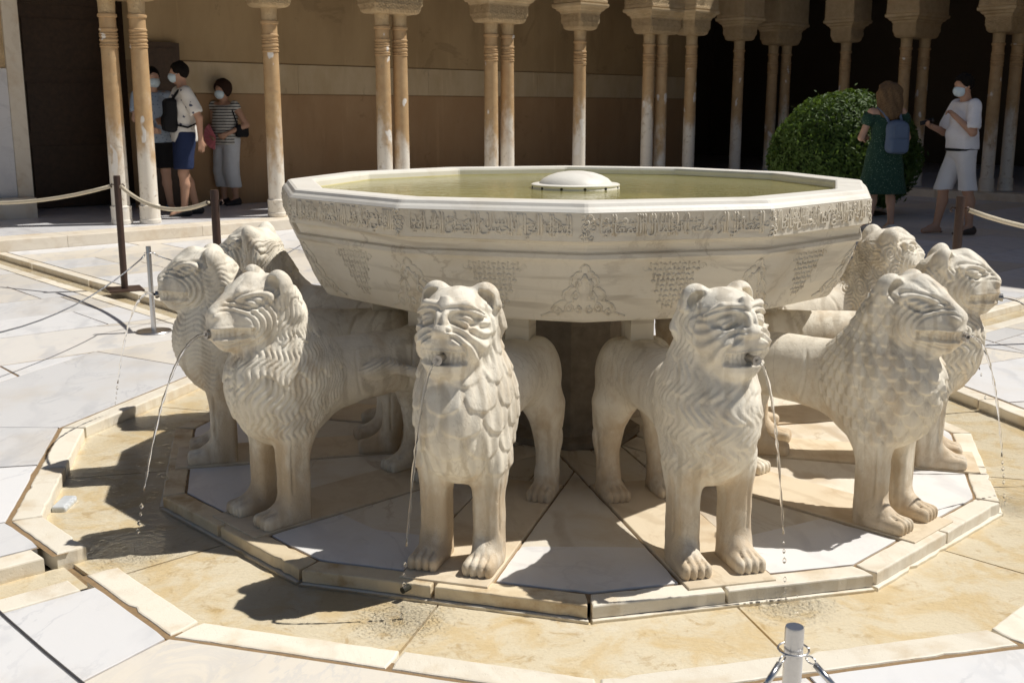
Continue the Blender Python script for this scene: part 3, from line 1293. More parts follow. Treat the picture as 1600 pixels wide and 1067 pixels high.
def carve_block(w, dpt):
    """block capital with rounded underside and leaf carving cut into its faces, and a patterned impost"""
    F_ = Field((-w / 2 - .04, -dpt / 2 - .04, 2.48), (w / 2 + .04, dpt / 2 + .04, 2.80), .0085)
    F_.box((0, 0, 2.70), (w / 2, dpt / 2, .075), .018, .0)
    F_.box((0, 0, 2.62), (w / 2 - .004, dpt / 2 - .004, .085), .075, .02)
    V, Q = F_.mesh()
    V = relax(V, Q, 2)
    N_ = vnormals(V, Q)
    u = np.where(np.abs(N_[:, 0]) > np.abs(N_[:, 1]), V[:, 1], V[:, 0])
    z = V[:, 2]
    p1 = np.sin(2 * PI * u / .085 + 1.5 * np.sin(2 * PI * z / .075)) * np.sin(2 * PI * z / .070 + 1.2 * np.sin(2 * PI * u / .085))
    p2 = np.sin(2 * PI * (u + z) / .036) * np.sin(2 * PI * (u - z) / .036)
    D = -.012 * (1 - sst(np.abs(p1), .12, .5)) - .004 * (p2 > .2) + .002 * wob(V, 90, 2)
    D *= sst(z, 2.53, 2.56) * (1 - sst(z, 2.755, 2.765))
    cap_ = np_mesh('capital', V + N_ * D[:, None], Q, M['capital'])
    F_ = Field((-w / 2 - .12, -dpt / 2 - .12, 2.88), (w / 2 + .12, dpt / 2 + .12, 3.78), .0135)
    F_.box((0, 0, 3.33), (w / 2 + .08, dpt / 2 + .08, .425), .012, 0)
    V, Q = F_.mesh()
    N_ = vnormals(V, Q)
    u = np.where(np.abs(N_[:, 0]) > np.abs(N_[:, 1]), V[:, 1], V[:, 0])
    z = V[:, 2]
    p1 = np.sin(2 * PI * (u + z) / .11) * np.sin(2 * PI * (u - z) / .11)
    p2 = np.sin(2 * PI * u / .055) * np.sin(2 * PI * z / .055 + u * 30)
    D = (-.014 * (1 - sst(np.abs(p1), .08, .4)) - .008 * (p2 > .1)) * sst(z, 2.95, 2.97)
    imp = np_mesh('impost', V + N_ * D[:, None], Q, M['capital'])
    prof_ = ((2.766, .0), (2.80, .01), (2.815, .04), (2.84, .05), (2.86, .085), (2.88, .09), (2.905, .09))
    mb = MB().loft([[(-w / 2 - o, -dpt / 2 - o, z_), (w / 2 + o, -dpt / 2 - o, z_), (w / 2 + o, dpt / 2 + o, z_),
                     (-w / 2 - o, dpt / 2 + o, z_)] for z_, o in prof_])
    return cap_, mb.mesh('abacus', M['stucco']), imp


BLOCKS = {}


def block(root, w, dpt, rz):
    key = (round(w, 1), round(dpt, 1))
    if key not in BLOCKS:
        BLOCKS[key] = carve_block(w, dpt)
    for nm, me in zip(('capital', 'abacus', 'impost'), BLOCKS[key]):
        link(nm, me, root, None, rz)


A45 = RAD(45)
singles = [((-3.55, 13.05), 'single column with white base just left of the basin', A45, 0),
           ((.08, 16.89), 'single chipped column behind the middle of the basin', A45, 0),
           ((1.86, 18.15), 'slim column in half shade right of the third twin columns', A45, 0),
           ((2.81, 19.53), 'slim shaded column deep in the corner of the court', A45, 0),
           ((4.74, 20.08), 'single shaded column rising behind the clipped bush', -A45, 0)]
for (x, y), lab, rz, _ in singles:
    t = thing('column', 'tan marble ' + lab, 'column', (x, y, 0), 0, 'columns of the arcades')
    add_shaft(t)
    block(t, .42, .42, rz)
twins = [((-5.04, 12.02), (-4.76, 12.14), 'nearest left, beside the masked visitors', A45),
         ((-2.38, 13.92), (-2.19, 14.10), 'white lower left shaft, behind the left half of the basin', A45),
         ((-1.14, 15.40), (-.93, 15.62), 'white chipped patches, left of the basin centre', A45),
         ((1.16, 17.76), (1.38, 17.96), 'sunlit right edge, behind the right half of the basin', A45),
         ((3.61, 20.80), (3.88, 20.98), 'dim and farthest, in the corner beside the bush', A45),
         ((5.44, 18.93), (5.80, 19.14), 'in shade behind the woman with the backpack', -A45),
         ((6.50, 17.78), (6.86, 17.96), 'in shade at the right edge', -A45)]
for a, b, lab, rz in twins:
    a, b = Vector((*a, 0)), Vector((*b, 0))
    c = (a + b) / 2
    t = thing('twin_columns', 'twin marble columns, ' + lab, 'columns', c, 0,
              'columns of the arcades')
    add_shaft(t, a - c)
    add_shaft(t, b - c)
    d = b - c
    if rz > 0:
        block(t, .42 + (b - a).length, .42, rz)
    else:
        block(t, .42, .42 + (b - a).length, rz)
# ------------------------------------------------------------------ the basin
F = thing('fountain_basin', 'large twelve-sided carved marble basin full of greenish water on lions', 'fountain', FC)
LOC = lambda r, a, z: pol(r, a, z) - FC


def dring(r, z, cham=.006):
    """dodecagon with slightly cut corners, local to the basin"""
    out = []
    for k in range(12):
        a = ROT + 30 * k
        da = math.degrees(cham / r)
        for s in (-1, 1):
            out.append(tuple(LOC(r * .9995, a + s * da, z)))
    return out


bowl = MB()
prof = [(.30, .600), (.86, .668), (1.05, .681), (1.074, .684), (1.083, .691), (1.125, .765), (1.155, .845),
        (1.170, .895), (1.185, .897), (1.190, .905), (1.188, .918), (1.176, .924), (1.180, .948), (1.190, .958),
        (1.212, .963), (1.214, 1.052)]
bowl.loft([dring(r, z) for r, z in prof], True, False)
bowl.build('bowl', M['basin'], F)
rim = MB()
prof = [(1.213, 1.0525), (1.205, 1.062), (1.196, 1.069), (1.190, 1.079), (1.180, 1.083), (1.09, 1.083), (1.083, 1.080),
        (1.078, 1.070), (1.076, 1.05)]
rim.loft([dring(r, z) for r, z in prof], False, False)
rim.build('rim', M['rim'], F)
inn = MB()
prof = [(1.076, 1.051), (1.066, .98), (1.03, .95), (.2, .925)]
inn.loft([dring(r, z) for r, z in prof], False, True)
inn.build('inside', M['basin_in'], F)
M['pool'] = mat_water('basin_water', (.90, .89, .66), .0022, 16.0, 1.0, None, ((.60, .55, .24), .55))
bw = MB().add([tuple(v) for v in dring(1.074, 1.047)], [tuple(range(24))])
props(bw.build('basin_water', M['pool'], None, FC), kind='structure')
# spout cap: domed lid on a ring with outlet holes
cap = thing('spout_cap', 'domed white marble spout with round outlets in the middle of the basin', 'spout',
            (FC.x + .01, FC.y, .99))
MB().lathe([(.19, -.04), (.184, .056)], 40, cap1=False).build('foot', M['basin_in'], cap, smooth=True)
MB().lathe([(.1838, .0562), (.181, .066), (.184, .069), (.184, .074), (.178, .077), (.150, .078)], 40, cap0=False) \
    .build('ring', M['rim'], cap, smooth=True, sharp=30)
MB().lathe([(.152, .0775), (.149, .083), (.135, .097), (.11, .110), (.075, .121), (.035, .127), (.002, .128)], 40, cap0=False) \
    .build('dome', M['rim'], cap, smooth=True)
M['hole'] = plain('hole_dark', (.03, .028, .018), .9)
for k in range(12):
    a = 2 * PI * (k + .4) / 12
    c = Vector((math.cos(a) * .1825, math.sin(a) * .1825, .0625))
    MB().tube([c - Vector((math.cos(a), math.sin(a), 0)) * .01, c + Vector((math.cos(a), math.sin(a), 0)) * .001],
              .0060, 8).build('outlet', M['hole'], cap)

# support pillar and the blocks the basin rests on
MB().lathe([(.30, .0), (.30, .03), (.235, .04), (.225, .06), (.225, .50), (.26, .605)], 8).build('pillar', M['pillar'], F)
for k in range(12):
    a = LION_AZ[k]
    c = LOC(.80, a, .605)
    MB().box(c, (.085, .10, .13), RAD(a)).build('support_block', M['basin'], F)


# ------------------------------------------------------------------ carving on the basin
def face_frame(k):
    """centre azimuth of side k with its unit vectors: along the side, and outwards"""
    a = ROT + 15 + 30 * k
    n = Vector((math.sin(RAD(a)), -math.cos(RAD(a)), 0))
    u = Vector((math.cos(RAD(a)), math.sin(RAD(a)), 0))
    return a, u, n


C15 = math.cos(RAD(15))
FACE_W = 2 * 1.213 * math.sin(RAD(15))


def on_band(k, s, t, o=0.0):
    """s in [-1,1] along the lettered band of side k, t in [0,1] up it"""
    a, u, n = face_frame(k)
    return n * (1.2135 * C15 + o) + u * (s * FACE_W * .5) + Vector((0, 0, .967 + t * .082))


def on_bowl(k, s, t, o=0.0):
    """s in metres along side k, t in [0,1] from the lower edge of the bowl to its upper moulding"""
    a, u, n = face_frame(k)
    zz = [.690, .765, .845, .893]
    rr = [1.083, 1.125, 1.155, 1.168]
    z = .690 + t * (.893 - .690)
    r = np.interp(z, zz, rr)
    return n * (r * C15 + o) + u * s + Vector((0, 0, z))


VERSES = ['تبارك من اعطى الامام محمدا مغاني زانت بالجمال المغانيا', 'والا فهذا الروض فيه بدايع ابى الله ان يلفي لها الحسن ثانيا',
          'ومنحوتة من لولو شف نورها تحلي بمرفض الجمان النواحيا', 'بذوب لجين سال بين جواهر غدا مثلها في الحسن ابيض صافيا',
          'تشابه جار للعيون بجامد فلم ندر ايا منهما كان جاريا', 'الم تر ان الماء يجري بصفحها ولكنها سدت عليه المجاريا',
          'كمثل محب فاض بالدمع جفنه وغيض ذاك الدمع اذ خاف واشيا', 'وهل هي في التحقيق غير غمامة تفيض الى الاساد منها السواقيا']
# joined letter shapes: isolated form and how many joined forms the letter has
FORMS = {'ا': (0xFE8D, 2), 'ب': (0xFE8F, 4), 'ت': (0xFE95, 4), 'ث': (0xFE99, 4), 'ج': (0xFE9D, 4), 'ح': (0xFEA1, 4),
         'خ': (0xFEA5, 4), 'د': (0xFEA9, 2), 'ذ': (0xFEAB, 2), 'ر': (0xFEAD, 2), 'ز': (0xFEAF, 2), 'س': (0xFEB1, 4),
         'ش': (0xFEB5, 4), 'ص': (0xFEB9, 4), 'ض': (0xFEBD, 4), 'ط': (0xFEC1, 4), 'ع': (0xFEC9, 4), 'غ': (0xFECD, 4),
         'ف': (0xFED1, 4), 'ق': (0xFED5, 4), 'ك': (0xFED9, 4), 'ل': (0xFEDD, 4), 'م': (0xFEE1, 4), 'ن': (0xFEE5, 4),
         'ه': (0xFEE9, 4), 'و': (0xFEED, 2), 'ى': (0xFEEF, 2), 'ي': (0xFEF1, 4), 'ة': (0xFE93, 2)}


def shape_arabic(text):
    out = []
    for w in text.split(' '):
        g = []
        for i, ch in enumerate(w):
            b, n = FORMS[ch]
            prev = i > 0 and FORMS[w[i - 1]][1] == 4
            nxt = i < len(w) - 1 and n == 4
            g.append(chr(b + (3 if prev and nxt else 2 if nxt else 1 if prev else 0)))
        out.append(''.join(g))
    return ' '.join(out)[::-1]


def text_mesh(s):
    c = bpy.data.curves.new('t', 'FONT')
    c.body = s
    c.resolution_u = 2
    o = bpy.data.objects.new('t', c)
    COL.objects.link(o)
    dg = bpy.context.evaluated_depsgraph_get()
    me = o.evaluated_get(dg).to_mesh()
    V = np.array([v.co[:2] for v in me.vertices])
    Fc = [tuple(p.vertices) for p in me.polygons]
    o.to_mesh_clear()
    bpy.data.objects.remove(o)
    bpy.data.curves.remove(c)
    return V, Fc


def relief(V, Fc, place, h):
    """flat outline mesh -> raised carving with sloped sides (boundary edges get walls)"""
    mb = MB()
    top = [place(x, y, h) for x, y in V]
    low = [place(x, y, -.001) for x, y in V]
    n = len(V)
    cnt = {}
    for f in Fc:
        for i in range(len(f)):
            a_, b_ = f[i], f[(i + 1) % len(f)]
            cnt[(a_, b_)] = 1
    walls = [(a_, b_) for (a_, b_) in cnt if (b_, a_) not in cnt]
    fs = list(Fc) + [(b_, a_, a_ + n, b_ + n) for a_, b_ in walls]
    mb.add(top + low, fs)
    return mb


rc = random.Random(17)


def scroll(mb, place, cx, cy, r, turns, a0, rad, sgn=1, n=14, squash=1.0):
    pts = []
    for i in range(n + 1):
        t_ = i / n
        a_ = a0 + sgn * t_ * turns * 2 * PI
        q = r * (1 - .75 * t_)
        pts.append(place(cx + q * math.cos(a_), cy + q * math.sin(a_) * squash))
    mb.tube(pts, [rad * (1 - .4 * i / n) for i in range(n + 1)], 5)


for k in range(12):
    if k in (4, 5, 6, 7):
        continue
    kk = k
    vs = VERSES[kk % len(VERSES)]
    half = vs.split(' ')
    m_ = (len(half) + 1) // 2
    # two half verses one above the other, as the carved band stacks its words
    for row, words in enumerate((half[:m_], half[m_:])):
        V, Fc = text_mesh(shape_arabic(' '.join(words)))
        if not len(V):
            continue
        lo, hi = V.min(0), V.max(0)
        V = (V - lo) / (hi - lo)
        t0, t1 = (.36, 1.0) if row == 0 else (.0, .66)
        relief(V, Fc, lambda x, y, o: on_band(kk, -.86 + 1.72 * x, t0 + (t1 - t0) * y, o), .0042 + .001 * row) \
            .build('inscription', M['basin'], F)['kind'] = 'stuff'
    # tall stems and leafy scrolls filling the ground between the letters
    mb = MB()
    for i in range(34):
        s = rc.uniform(-.93, .93)
        if rc.random() < .45:
            x = s
            for j in range(rc.choice((1, 2, 2))):
                mb.tube([on_band(kk, x, .10 + rc.uniform(0, .1), .0004), on_band(kk, x, .9, .0004),
                         on_band(kk, x - .012, .97, .0004)], .0038, 5)
                x += .030
        else:
            scroll(mb, lambda a_, b_: on_band(kk, a_ / (FACE_W * .5), b_ / .082, .0004), s * FACE_W * .5,
                   rc.uniform(.02, .064), rc.uniform(.009, .017), rc.choice((.8, 1.0, 1.3)), rc.uniform(0, 6.28), .0034,
                   rc.choice((-1, 1)))
    for s in (-.965, .965):
        for i in range(5):
            scroll(mb, lambda a_, b_: on_band(kk, a_ / (FACE_W * .5), b_ / .082, .0004),
                   s * FACE_W * .5 + rc.uniform(-.012, .012), .008 + i * .016, .011, 1.0, rc.uniform(0, 6.28), .0034, 1)
    mb.build('carved_scrolls', M['basin'], F, smooth=True)['kind'] = 'stuff'
    # stepped lattice in the middle of the side, cut in rows that shorten downwards
    mb = MB()
    rows = [(.93, 11), (.84, 11), (.75, 9), (.66, 9), (.57, 7), (.48, 7), (.39, 5), (.30, 5), (.22, 3)]
    for i, (t_, n_) in enumerate(rows):
        for j in range(n_):
            x = (j - (n_ - 1) / 2) * .0165
            if (i + j) % 2:
                mb.tube([on_bowl(kk, x - .0075, t_), on_bowl(kk, x + .0075, t_)], .0044, 5)
                mb.tube([on_bowl(kk, x, t_ - .03), on_bowl(kk, x, t_ + .03)], .0036, 5)
            else:
                mb.tube([on_bowl(kk, x, t_ - .045), on_bowl(kk, x, t_ + .045)], .0042, 5)
                if j % 3 == 0:
                    mb.tube([on_bowl(kk, x - .006, t_ + .02), on_bowl(kk, x + .006, t_ + .02)], .003, 5)
    for s in (-1, 1):
        scroll(mb, lambda a_, b_: on_bowl(kk, a_, b_ / .19), s * .098, .168, .012, 1.1, 0, .0035, s)
    mb.build('carved_lattice', M['basin'], F, smooth=True)['kind'] = 'stuff'

for k in range(13):
    # palmette on each corner: mirrored lobes on the two sides that meet there
    k0 = k % 12
    if k0 in (5, 6, 7) or k == 12:
        continue
    mb = MB()
    for s, f in ((1, k0), (-1, (k0 - 1) % 12)):
        # corner k0 is the start of side k0 and the end of side k0-1
        def pl(x, t_, s=s, f=f):
            zz = .690 + t_ * .203
            r = np.interp(zz, [.690, .765, .845, .893], [1.083, 1.125, 1.155, 1.168])
            hw = r * math.sin(RAD(15))
            return on_bowl(f, -s * (hw - x), t_, .0004)
        lobes = [(.0, .97), (.012, .86), (.028, .80), (.042, .70), (.034, .60), (.05, .56), (.066, .46), (.06, .36),
                 (.078, .33), (.098, .24), (.098, .14), (.12, .10), (.14, .05)]
        pts = []
        for i in range(len(lobes) - 1):
            for j in range(3):
                q = j / 3
                bul = .008 * math.sin(PI * q)
                pts.append(pl(max(0, lobes[i][0] * (1 - q) + lobes[i + 1][0] * q + bul),
                              lobes[i][1] * (1 - q) + lobes[i + 1][1] * q))
        mb.tube(pts, .0050, 5)
        inner = [(x * .62, .06 + y * .78) for x, y in lobes]
        mb.tube([pl(max(0, x), y) for x, y in inner], .0048, 5)
        for (x, t_, r_) in ((.022, .66, .012), (.03, .44, .016), (.05, .22, .016), (.02, .2, .014), (.085, .15, .013)):
            scroll(mb, lambda a_, b_: pl(max(0, a_), b_ / .191), x, t_ * .191, r_, 1.2, 1.5, .0048, 1)
    mb.build('carved_palmette', M['basin'], F, smooth=True)
# ------------------------------------------------------------------ the lions
def rot_y(a):
    c, s = math.cos(a), math.sin(a)
    return [[c, 0, s], [0, 1, 0], [-s, 0, c]]


def rot_xz(ax, az):
    """rotation about x then z, as rows"""
    m = (Matrix.Rotation(az, 3, 'Z') @ Matrix.Rotation(ax, 3, 'X')).transposed()
    return [list(r) for r in m]


def V_(*a):
    return np.array(a, float)


def scales(u, v, du, dv, stri=7.0):
    """overlapping locks: height 0..1 with a sharp lower rim"""
    best = np.zeros_like(u)
    done = np.zeros(len(u), bool)
    j0 = np.floor(v / dv).astype(int)
    for dj in (-2, -1, 0, 1):
        j = j0 + dj
        off = np.where(j % 2 == 0, 0, .5)
        ci = np.round(u / du - off)
        a = (u - (ci + off) * du) / (du * .56)
        b = (v - (j + .35) * dv) / (dv * 1.12)
        rad = np.abs(a) ** 2.4 + np.where(b > 0, b, b * .4) ** 2
        hit = (rad < 1) & ~done
        h = .35 + .5 * (b + .4) / 1.4 - .22 * np.abs(a) ** 2
        h = h + .13 * np.cos(a * stri) * sst(b, -.4, .2)
        h = h - .25 * sst(rad, .8, 1.0)
        best = np.where(hit, h, best)
        done |= hit
    return best


def head_fit(V, up=0.0):
    """draw the head in a little towards the neck"""
    c = V_(1.45, 0, .60)
    w = (sst(V[:, 2], .52, .66) * sst(V[:, 0], 1.28, 1.40))[:, None]
    return c + (V - c) * (1 - .085 * w) + V_(0, 0, up) * w


def lion_mesh(v, seed):
    fx = v['face']                       # how far the snout reaches out
    lo, hi, hh = (.54, -.25, -.012), (1.82, .25, .95), v.get('h', .0052)
    F_ = Field(lo, hi, hh)
    # trunk
    F_.cone((.79, 0, .445), (1.06, 0, .452), .120, .104, .03)
    F_.cone((1.06, 0, .452), (1.36, 0, .44), .104, .130, .03)
    F_.cone((.74, 0, .46), (1.30, 0, .50), .085, .08, .05)
    F_.ell((1.42, 0, .43), (.188, .132, .195), .05)
    F_.ell((1.465, 0, .49), (.165, .124, .17), .05)
    F_.cone((1.40, 0, .53), (1.468, 0, .73), .138, .112, .06)
    # head
    F_.ell((1.515, 0, .735), (.13, .104 if v.get('snout') else .116, .120), .035)
    for s in (-1, 1):
        F_.ell((1.55, s * .056, .692), (.072, .058, .07), .03)
    if not v.get('snout'):                         # round face
        F_.box((1.575, 0, .685), (.066, .092, .060), .05, .04)
        F_.ell((1.592, 0, .628), (.062, .072, .036), .025)
        nx = 1.668
        for s in (-1, 1):
            F_.ell((1.645, s * .052, .775), (.032, .036, .024), .02, True)
        F_.box((1.632, 0, .786), (.018, .0155, .064), .008, .010, rot=rot_y(.56))
        F_.cone((nx - .012, -.026, .738), (nx - .012, .026, .738), .0165, .0165, .012)
        for s in (-1, 1):
            F_.ell((1.618, s * .046, .702), (.042, .048, .022), .012)
            F_.cone((1.615, s * .018, .812), (1.592, s * .066, .815), .012, .012, .012)
            F_.cone((1.592, s * .066, .815), (1.552, s * .110, .780), .012, .011, .012)
            F_.ell((nx + .008, s * .026, .738), (.008, .0075, .006), .003, True)
    else:                                # reaching snout
        nx = 1.655 + fx
        F_.cone((1.54, 0, .715), (nx - .06, 0, .690), .090, .052, .04, sq=(1, 1.08, .95))
        F_.box((nx - .072, 0, .674), (.072, .048, .044), .032, .025)
        F_.cone((1.53, 0, .64), (nx - .07, 0, .635), .062, .040, .03)
        F_.cone((1.545, 0, .83), (nx - .022, 0, .737), .034, .024, .03)
        for s in (-1, 1):
            F_.ell((nx - .018, s * .022, .728), (.021, .017, .016), .012)
            F_.cone((1.60, s * .04, .803), (1.535, s * .104, .785), .017, .015, .02)
            F_.ell((nx + .003, s * .024, .728), (.008, .007, .006), .003, True)
    # ears: broad hoods that grow from the back of the head and open forwards
    er, et = v['ear'], v['tilt']
    E_ = Field(lo, hi, hh)
    for s in (-1, 1):
        c = V_(1.460 + v.get('edx', 0), s * .079, .806 + er * .18)
        rt = rot_xz(-s * .42, s * et * .6)
        E_.ell(c, (.040, .050, er * 1.3), .01, False, rt)
        E_.cone(c + V_(-.050, s * .012, -.10), c + V_(-.012, 0, .0), .040, .043, .02)
    for s in (-1, 1):
        c = V_(1.460 + v.get('edx', 0), s * .079, .806 + er * .18)
        rt = rot_xz(-s * .42, s * et * .6)
        o = V_(math.cos(et) * .034, s * math.sin(et) * .030, -.008)
        E_.ell(c + o, (.043, .041, er * 1.04), .003, True, rt)
    hb = np.clip(.5 + .5 * (F_.v - E_.v) / .016, 0, 1)
    F_.v = F_.v * (1 - hb) + E_.v * hb - .016 * hb * (1 - hb)
    del E_
    # hind quarters
    for s in (-1, 1):
        F_.ell((.795, s * .072, .415), (.118, .070, .150), .04)
        F_.cone((.80, s * .090, .33), (.775, s * .098, .19), .074, .048, .03)
        F_.cone((.775, s * .098, .20), (.795, s * .098, .05), .047, .042, .02)
        F_.box((.848, s * .098, .018), (.082, .046, .026), .020, .012)
        F_.cone((.80, s * .098, .065), (.885, s * .098, .024), .034, .022, .02, sq=(1, .85, 1))
    # fore legs
    for s in (-1, 1):
        F_.box((1.455, s * .085, .17), (.049, .0435, .19), .022, .02)
        F_.ell((1.435, s * .078, .335), (.080, .060, .11), .04)
        F_.box((1.520, s * .087, .018), (.078, .049, .026), .020, .012)
        F_.cone((1.475, s * .087, .065), (1.560, s * .087, .024), .034, .022, .02, sq=(1, .85, 1))
    # hollow between the fore legs and under the belly
    F_.cone((1.30, 0, .10), (1.62, 0, .10), .036, .036, .01, True)
    F_.cone((1.30, 0, .19), (1.62, 0, .19), .034, .034, .015, True)
    F_.cone((1.25, 0, .0), (1.62, 0, .0), .036, .036, .01, True)
    if v.get('tail'):
        pts = [(.70, .10, .50), (.74, .155, .40), (.86, .172, .38), (.97, .158, .44), (1.07, .118, .475)]
        for a, b in zip(pts, pts[1:]):
            F_.cone(a, b, .021, .021, .012)
        F_.ell((1.10, .105, .468), (.085, .035, .036), .015)
    V, Q = F_.mesh()
    V = relax(V, Q, 3, .5)
    x, y, z = V[:, 0].copy(), V[:, 1].copy(), V[:, 2].copy()
    ay = np.abs(y)
    D = np.zeros(len(V))
    # --- mane
    head_front = sst(x - (z - .60) * .10, 1.485, 1.515) * sst(z, .585, .615)
    lowb = .275 + .10 * sst(1.45 - x, 0, .2) + v.get('lift', 0)
    back = 1.235 + .10 * sst(.50 - z, 0, .25) + v.get('backx', 0)
    mask = sst(z, lowb, lowb + .03) * sst(x, back, back + .025) * (1 - head_front) * (1 - sst(z, .795, .82))
    mask *= 1 - sst(.035 - np.abs(z - .27), 0, .03) * .5
    th = np.arctan2(y, x - 1.36)
    u = th * .17
    w = .88 - z + .25 * np.maximum(0, 1.36 - x)
    jig = wob(V, 18, seed) * .006
    k = v['mane']
    if k == 'scale':
        h = scales(u + jig, w + jig, v.get('du', .070), v.get('dv', .058), 9.0) - .35
        D += mask * h * .0215
    elif k == 'fine':
        h = scales(u + jig, w + jig * .6, .042, .036, 5.0) - .4
        D += mask * h * .0200
    elif k in ('wavy', 'strand'):
        sp = .0175 if k == 'wavy' else .0180
        big = wob(V, 9, seed + 3)
        uu = u + (.28 if k == 'wavy' else .1) * w * np.sign(y) * sst(ay, 0, .04)
        ph = (uu + .0085 * np.sin(2 * PI * w / .088 + 2.4 * wob(V, 20, seed + 3)) + .010 * wob(V, 9, seed)) / sp
        strand = np.abs(np.sin(PI * ph)) ** .55
        rowp = (w + .020 * np.cos(2 * PI * u / .085) + .006 * big) / .13
        fr = rowp - np.floor(rowp)
        D += mask * (.0100 * (strand - .62) + .006 * fr - .008 * gs2(fr - .98, .035))
    elif k == 'rows':
        ph = (w + .014 * np.cos(2 * PI * u / .092 + .8 * wob(V, 8, seed)) + .005 * wob(V, 16, seed)) / .0195
        strand = np.abs(np.sin(PI * ph)) ** .55
        D += mask * (.0090 * (strand - .6) * (.6 + .4 * sst(wob(V, 14, seed + 6), -.5, .5)))
    elif k == 'flame':
        ww = w + .012 * np.sin(u * 30 + 2 * wob(V, 9, seed))
        uu = u + .016 * np.sin(2 * PI * w / .11 + wob(V, 7, seed))
        h = scales(uu, ww, .086, .076, 15.0) - .4
        D += mask * h * .0215 * (.55 + .45 * sst(wob(V, 8, seed + 2), -.5, .6))
    else:                                # curls: spiral locks
        sc_ = .088
        j = np.floor(w / sc_)
        off = np.where(j % 2 == 0, 0., .5)
        ci = np.floor(u / sc_ - off)
        du_ = u - (ci + off + .5) * sc_
        dv_ = w - (j + .5) * sc_
        rr_ = np.hypot(du_, dv_)
        an = np.arctan2(dv_, du_)
        s2 = np.sin(rr_ / .0165 * 2 * PI + an * np.where((ci + j) % 2 == 0, 1, -1))
        D += mask * (.0052 * s2 * sst(rr_, 0, .012))
    D *= .80 + .20 * sst(wob(V, 11, seed + 7), -.7, .5)
    # ruff line round the face
    edge = gs2((x - (z - .60) * .10) - 1.492, .006) * sst(z, .60, .64) * (1 - sst(z, .80, .82)) * sst(ay, .05, .09)
    D -= .007 * edge
    # --- face
    fm = head_front * sst(ay, .018, .03)
    g = v.get('groove', 1.0)
    if not v.get('snout'):
        rho = np.sqrt((ay * .92) ** 2 + ((z - .655) * 1.0) ** 2)
        arcs = np.abs(np.cos(PI * (rho + .12 * np.maximum(0, z - .70)) / .0200)) ** 1.8
        D -= fm * arcs * .0105 * g * sst(rho, .060, .070) * (1 - sst(z, .765, .785)) * sst(x, 1.50, 1.53) * sst(z, .60, .63)
        ex, ey, ez = 1.60, .060, .772
        re = np.sqrt(((ay - ey) / .036) ** 2 + ((z - ez + .18 * (ay - ey)) / .019) ** 2 + ((x - ex) / .09) ** 2)
        # mouth: long slot with teeth
        sm, zc = y, .655
        inm = sst(x, 1.575, 1.59) * (1 - sst(ay, .074, .080))
        hz = .017
    else:
        mx_, mz = nx - .045, .690
        rho = np.sqrt(((x - mx_) * .85) ** 2 + ((z - mz) * 1.15) ** 2)
        arcs = np.abs(np.cos(PI * rho / .0205)) ** 2.2
        D -= fm * arcs * .0085 * g * sst(rho, .055, .068) * (1 - sst(rho, .145, .17)) * (1 - sst(z, .775, .79)) * sst(z, .60, .625)
        ex, ey, ez = 1.583, .088, .772
        re = np.sqrt(((x - ex) / .042) ** 2 + ((z - ez + .22 * (x - ex)) / .019) ** 2 + ((ay - ey) / .06) ** 2)
        sm, zc = x + .25 * y, .664
        inm = sst(x, nx - .125, nx - .118) * sst(ay, .012, .02)
        hz = .017
    D += .008 * gs2(re, .5) - .0095 * gs2(re - 1.0, .24) + .004 * gs2(re - 1.5, .25) - .007 * gs2(re - 1.95, .22) * sst(z, .755, .775)
    dz = np.abs(z - zc)
    slot = inm * (1 - sst(dz, hz - .002, hz + .002))
    teeth = np.abs(np.cos(PI * sm / .0165)) ** 6
    D -= slot * (.0115 + .0045 * teeth + .004 * gs2(z - zc, .0026))
    D += inm * .004 * gs2(dz - hz - .006, .004)
    # brow furrows on the forehead
    D -= (.0035 if v.get('snout') else 0) * head_front * sst(z, .80, .815) * np.abs(np.cos(PI * (ay + .25 * (z - .8)) / .030)) ** 6 * sst(ay, .015, .02) \
        * (1 - sst(z, .845, .86))
    # --- paws: four toes each
    for s in (-1, 1):
        for yc, x0 in ((s * .087, 1.515), (s * .098, .85)):
            near = np.abs(y - yc) < .055
            m_ = near * sst(x, x0 + .02, x0 + .045) * (1 - sst(x, x0 + .12, x0 + .16)) * (1 - sst(z, .055, .07))
            for o in (-.0235, 0, .0235):
                D -= .0080 * m_ * gs2(y - yc - o, .0040)
            kn = sst(x, x0 + .03, x0 + .05) * (1 - sst(x, x0 + .055, x0 + .075))
    # --- shins: upright edges; loin and shoulder outlines
    for s in (-1, 1):
        m_ = sst(z, .09, .12) * (1 - sst(z, .24, .30)) * (np.abs(x - 1.455) < .08)
        D -= .004 * m_ * gs2(y - s * .108, .004) * (x > 1.47)
        D -= .004 * m_ * gs2(x - 1.485, .004) * (ay > .09)
        m_ = sst(z, .08, .1) * (1 - sst(z, .24, .28)) * (x < .9)
        D -= .004 * m_ * gs2(x - .80, .005) * (ay > .09)
    q = np.hypot((x - .80) / .16, (z - .42) / .19)
    D -= .005 * gs2(q - 1, .035) * sst(ay, .05, .08) * sst(z, .2, .26) * (x > .75)
    q2 = np.hypot((x - 1.10) / .10, (z - .47) / .12)
    D -= .0030 * gs2(q2 - 1, .06) * sst(ay, .06, .09) * sst(x, 1.10, 1.16) * (1 - mask)
    if v.get('tail'):
        tm = np.hypot((x - 1.10) / .085, (z - .468) / .04) < 1.1
        D -= .004 * tm * (y > .09) * np.abs(np.cos(PI * (z + .3 * x) / .011)) ** 2
    # weather
    D += wob(V, 55, seed + 1) * .0011 + wob(V, 130, seed + 2) * .0006
    V = V + vnormals(V, Q) * D[:, None]
    hw = .03 * v.get('turn', 0)
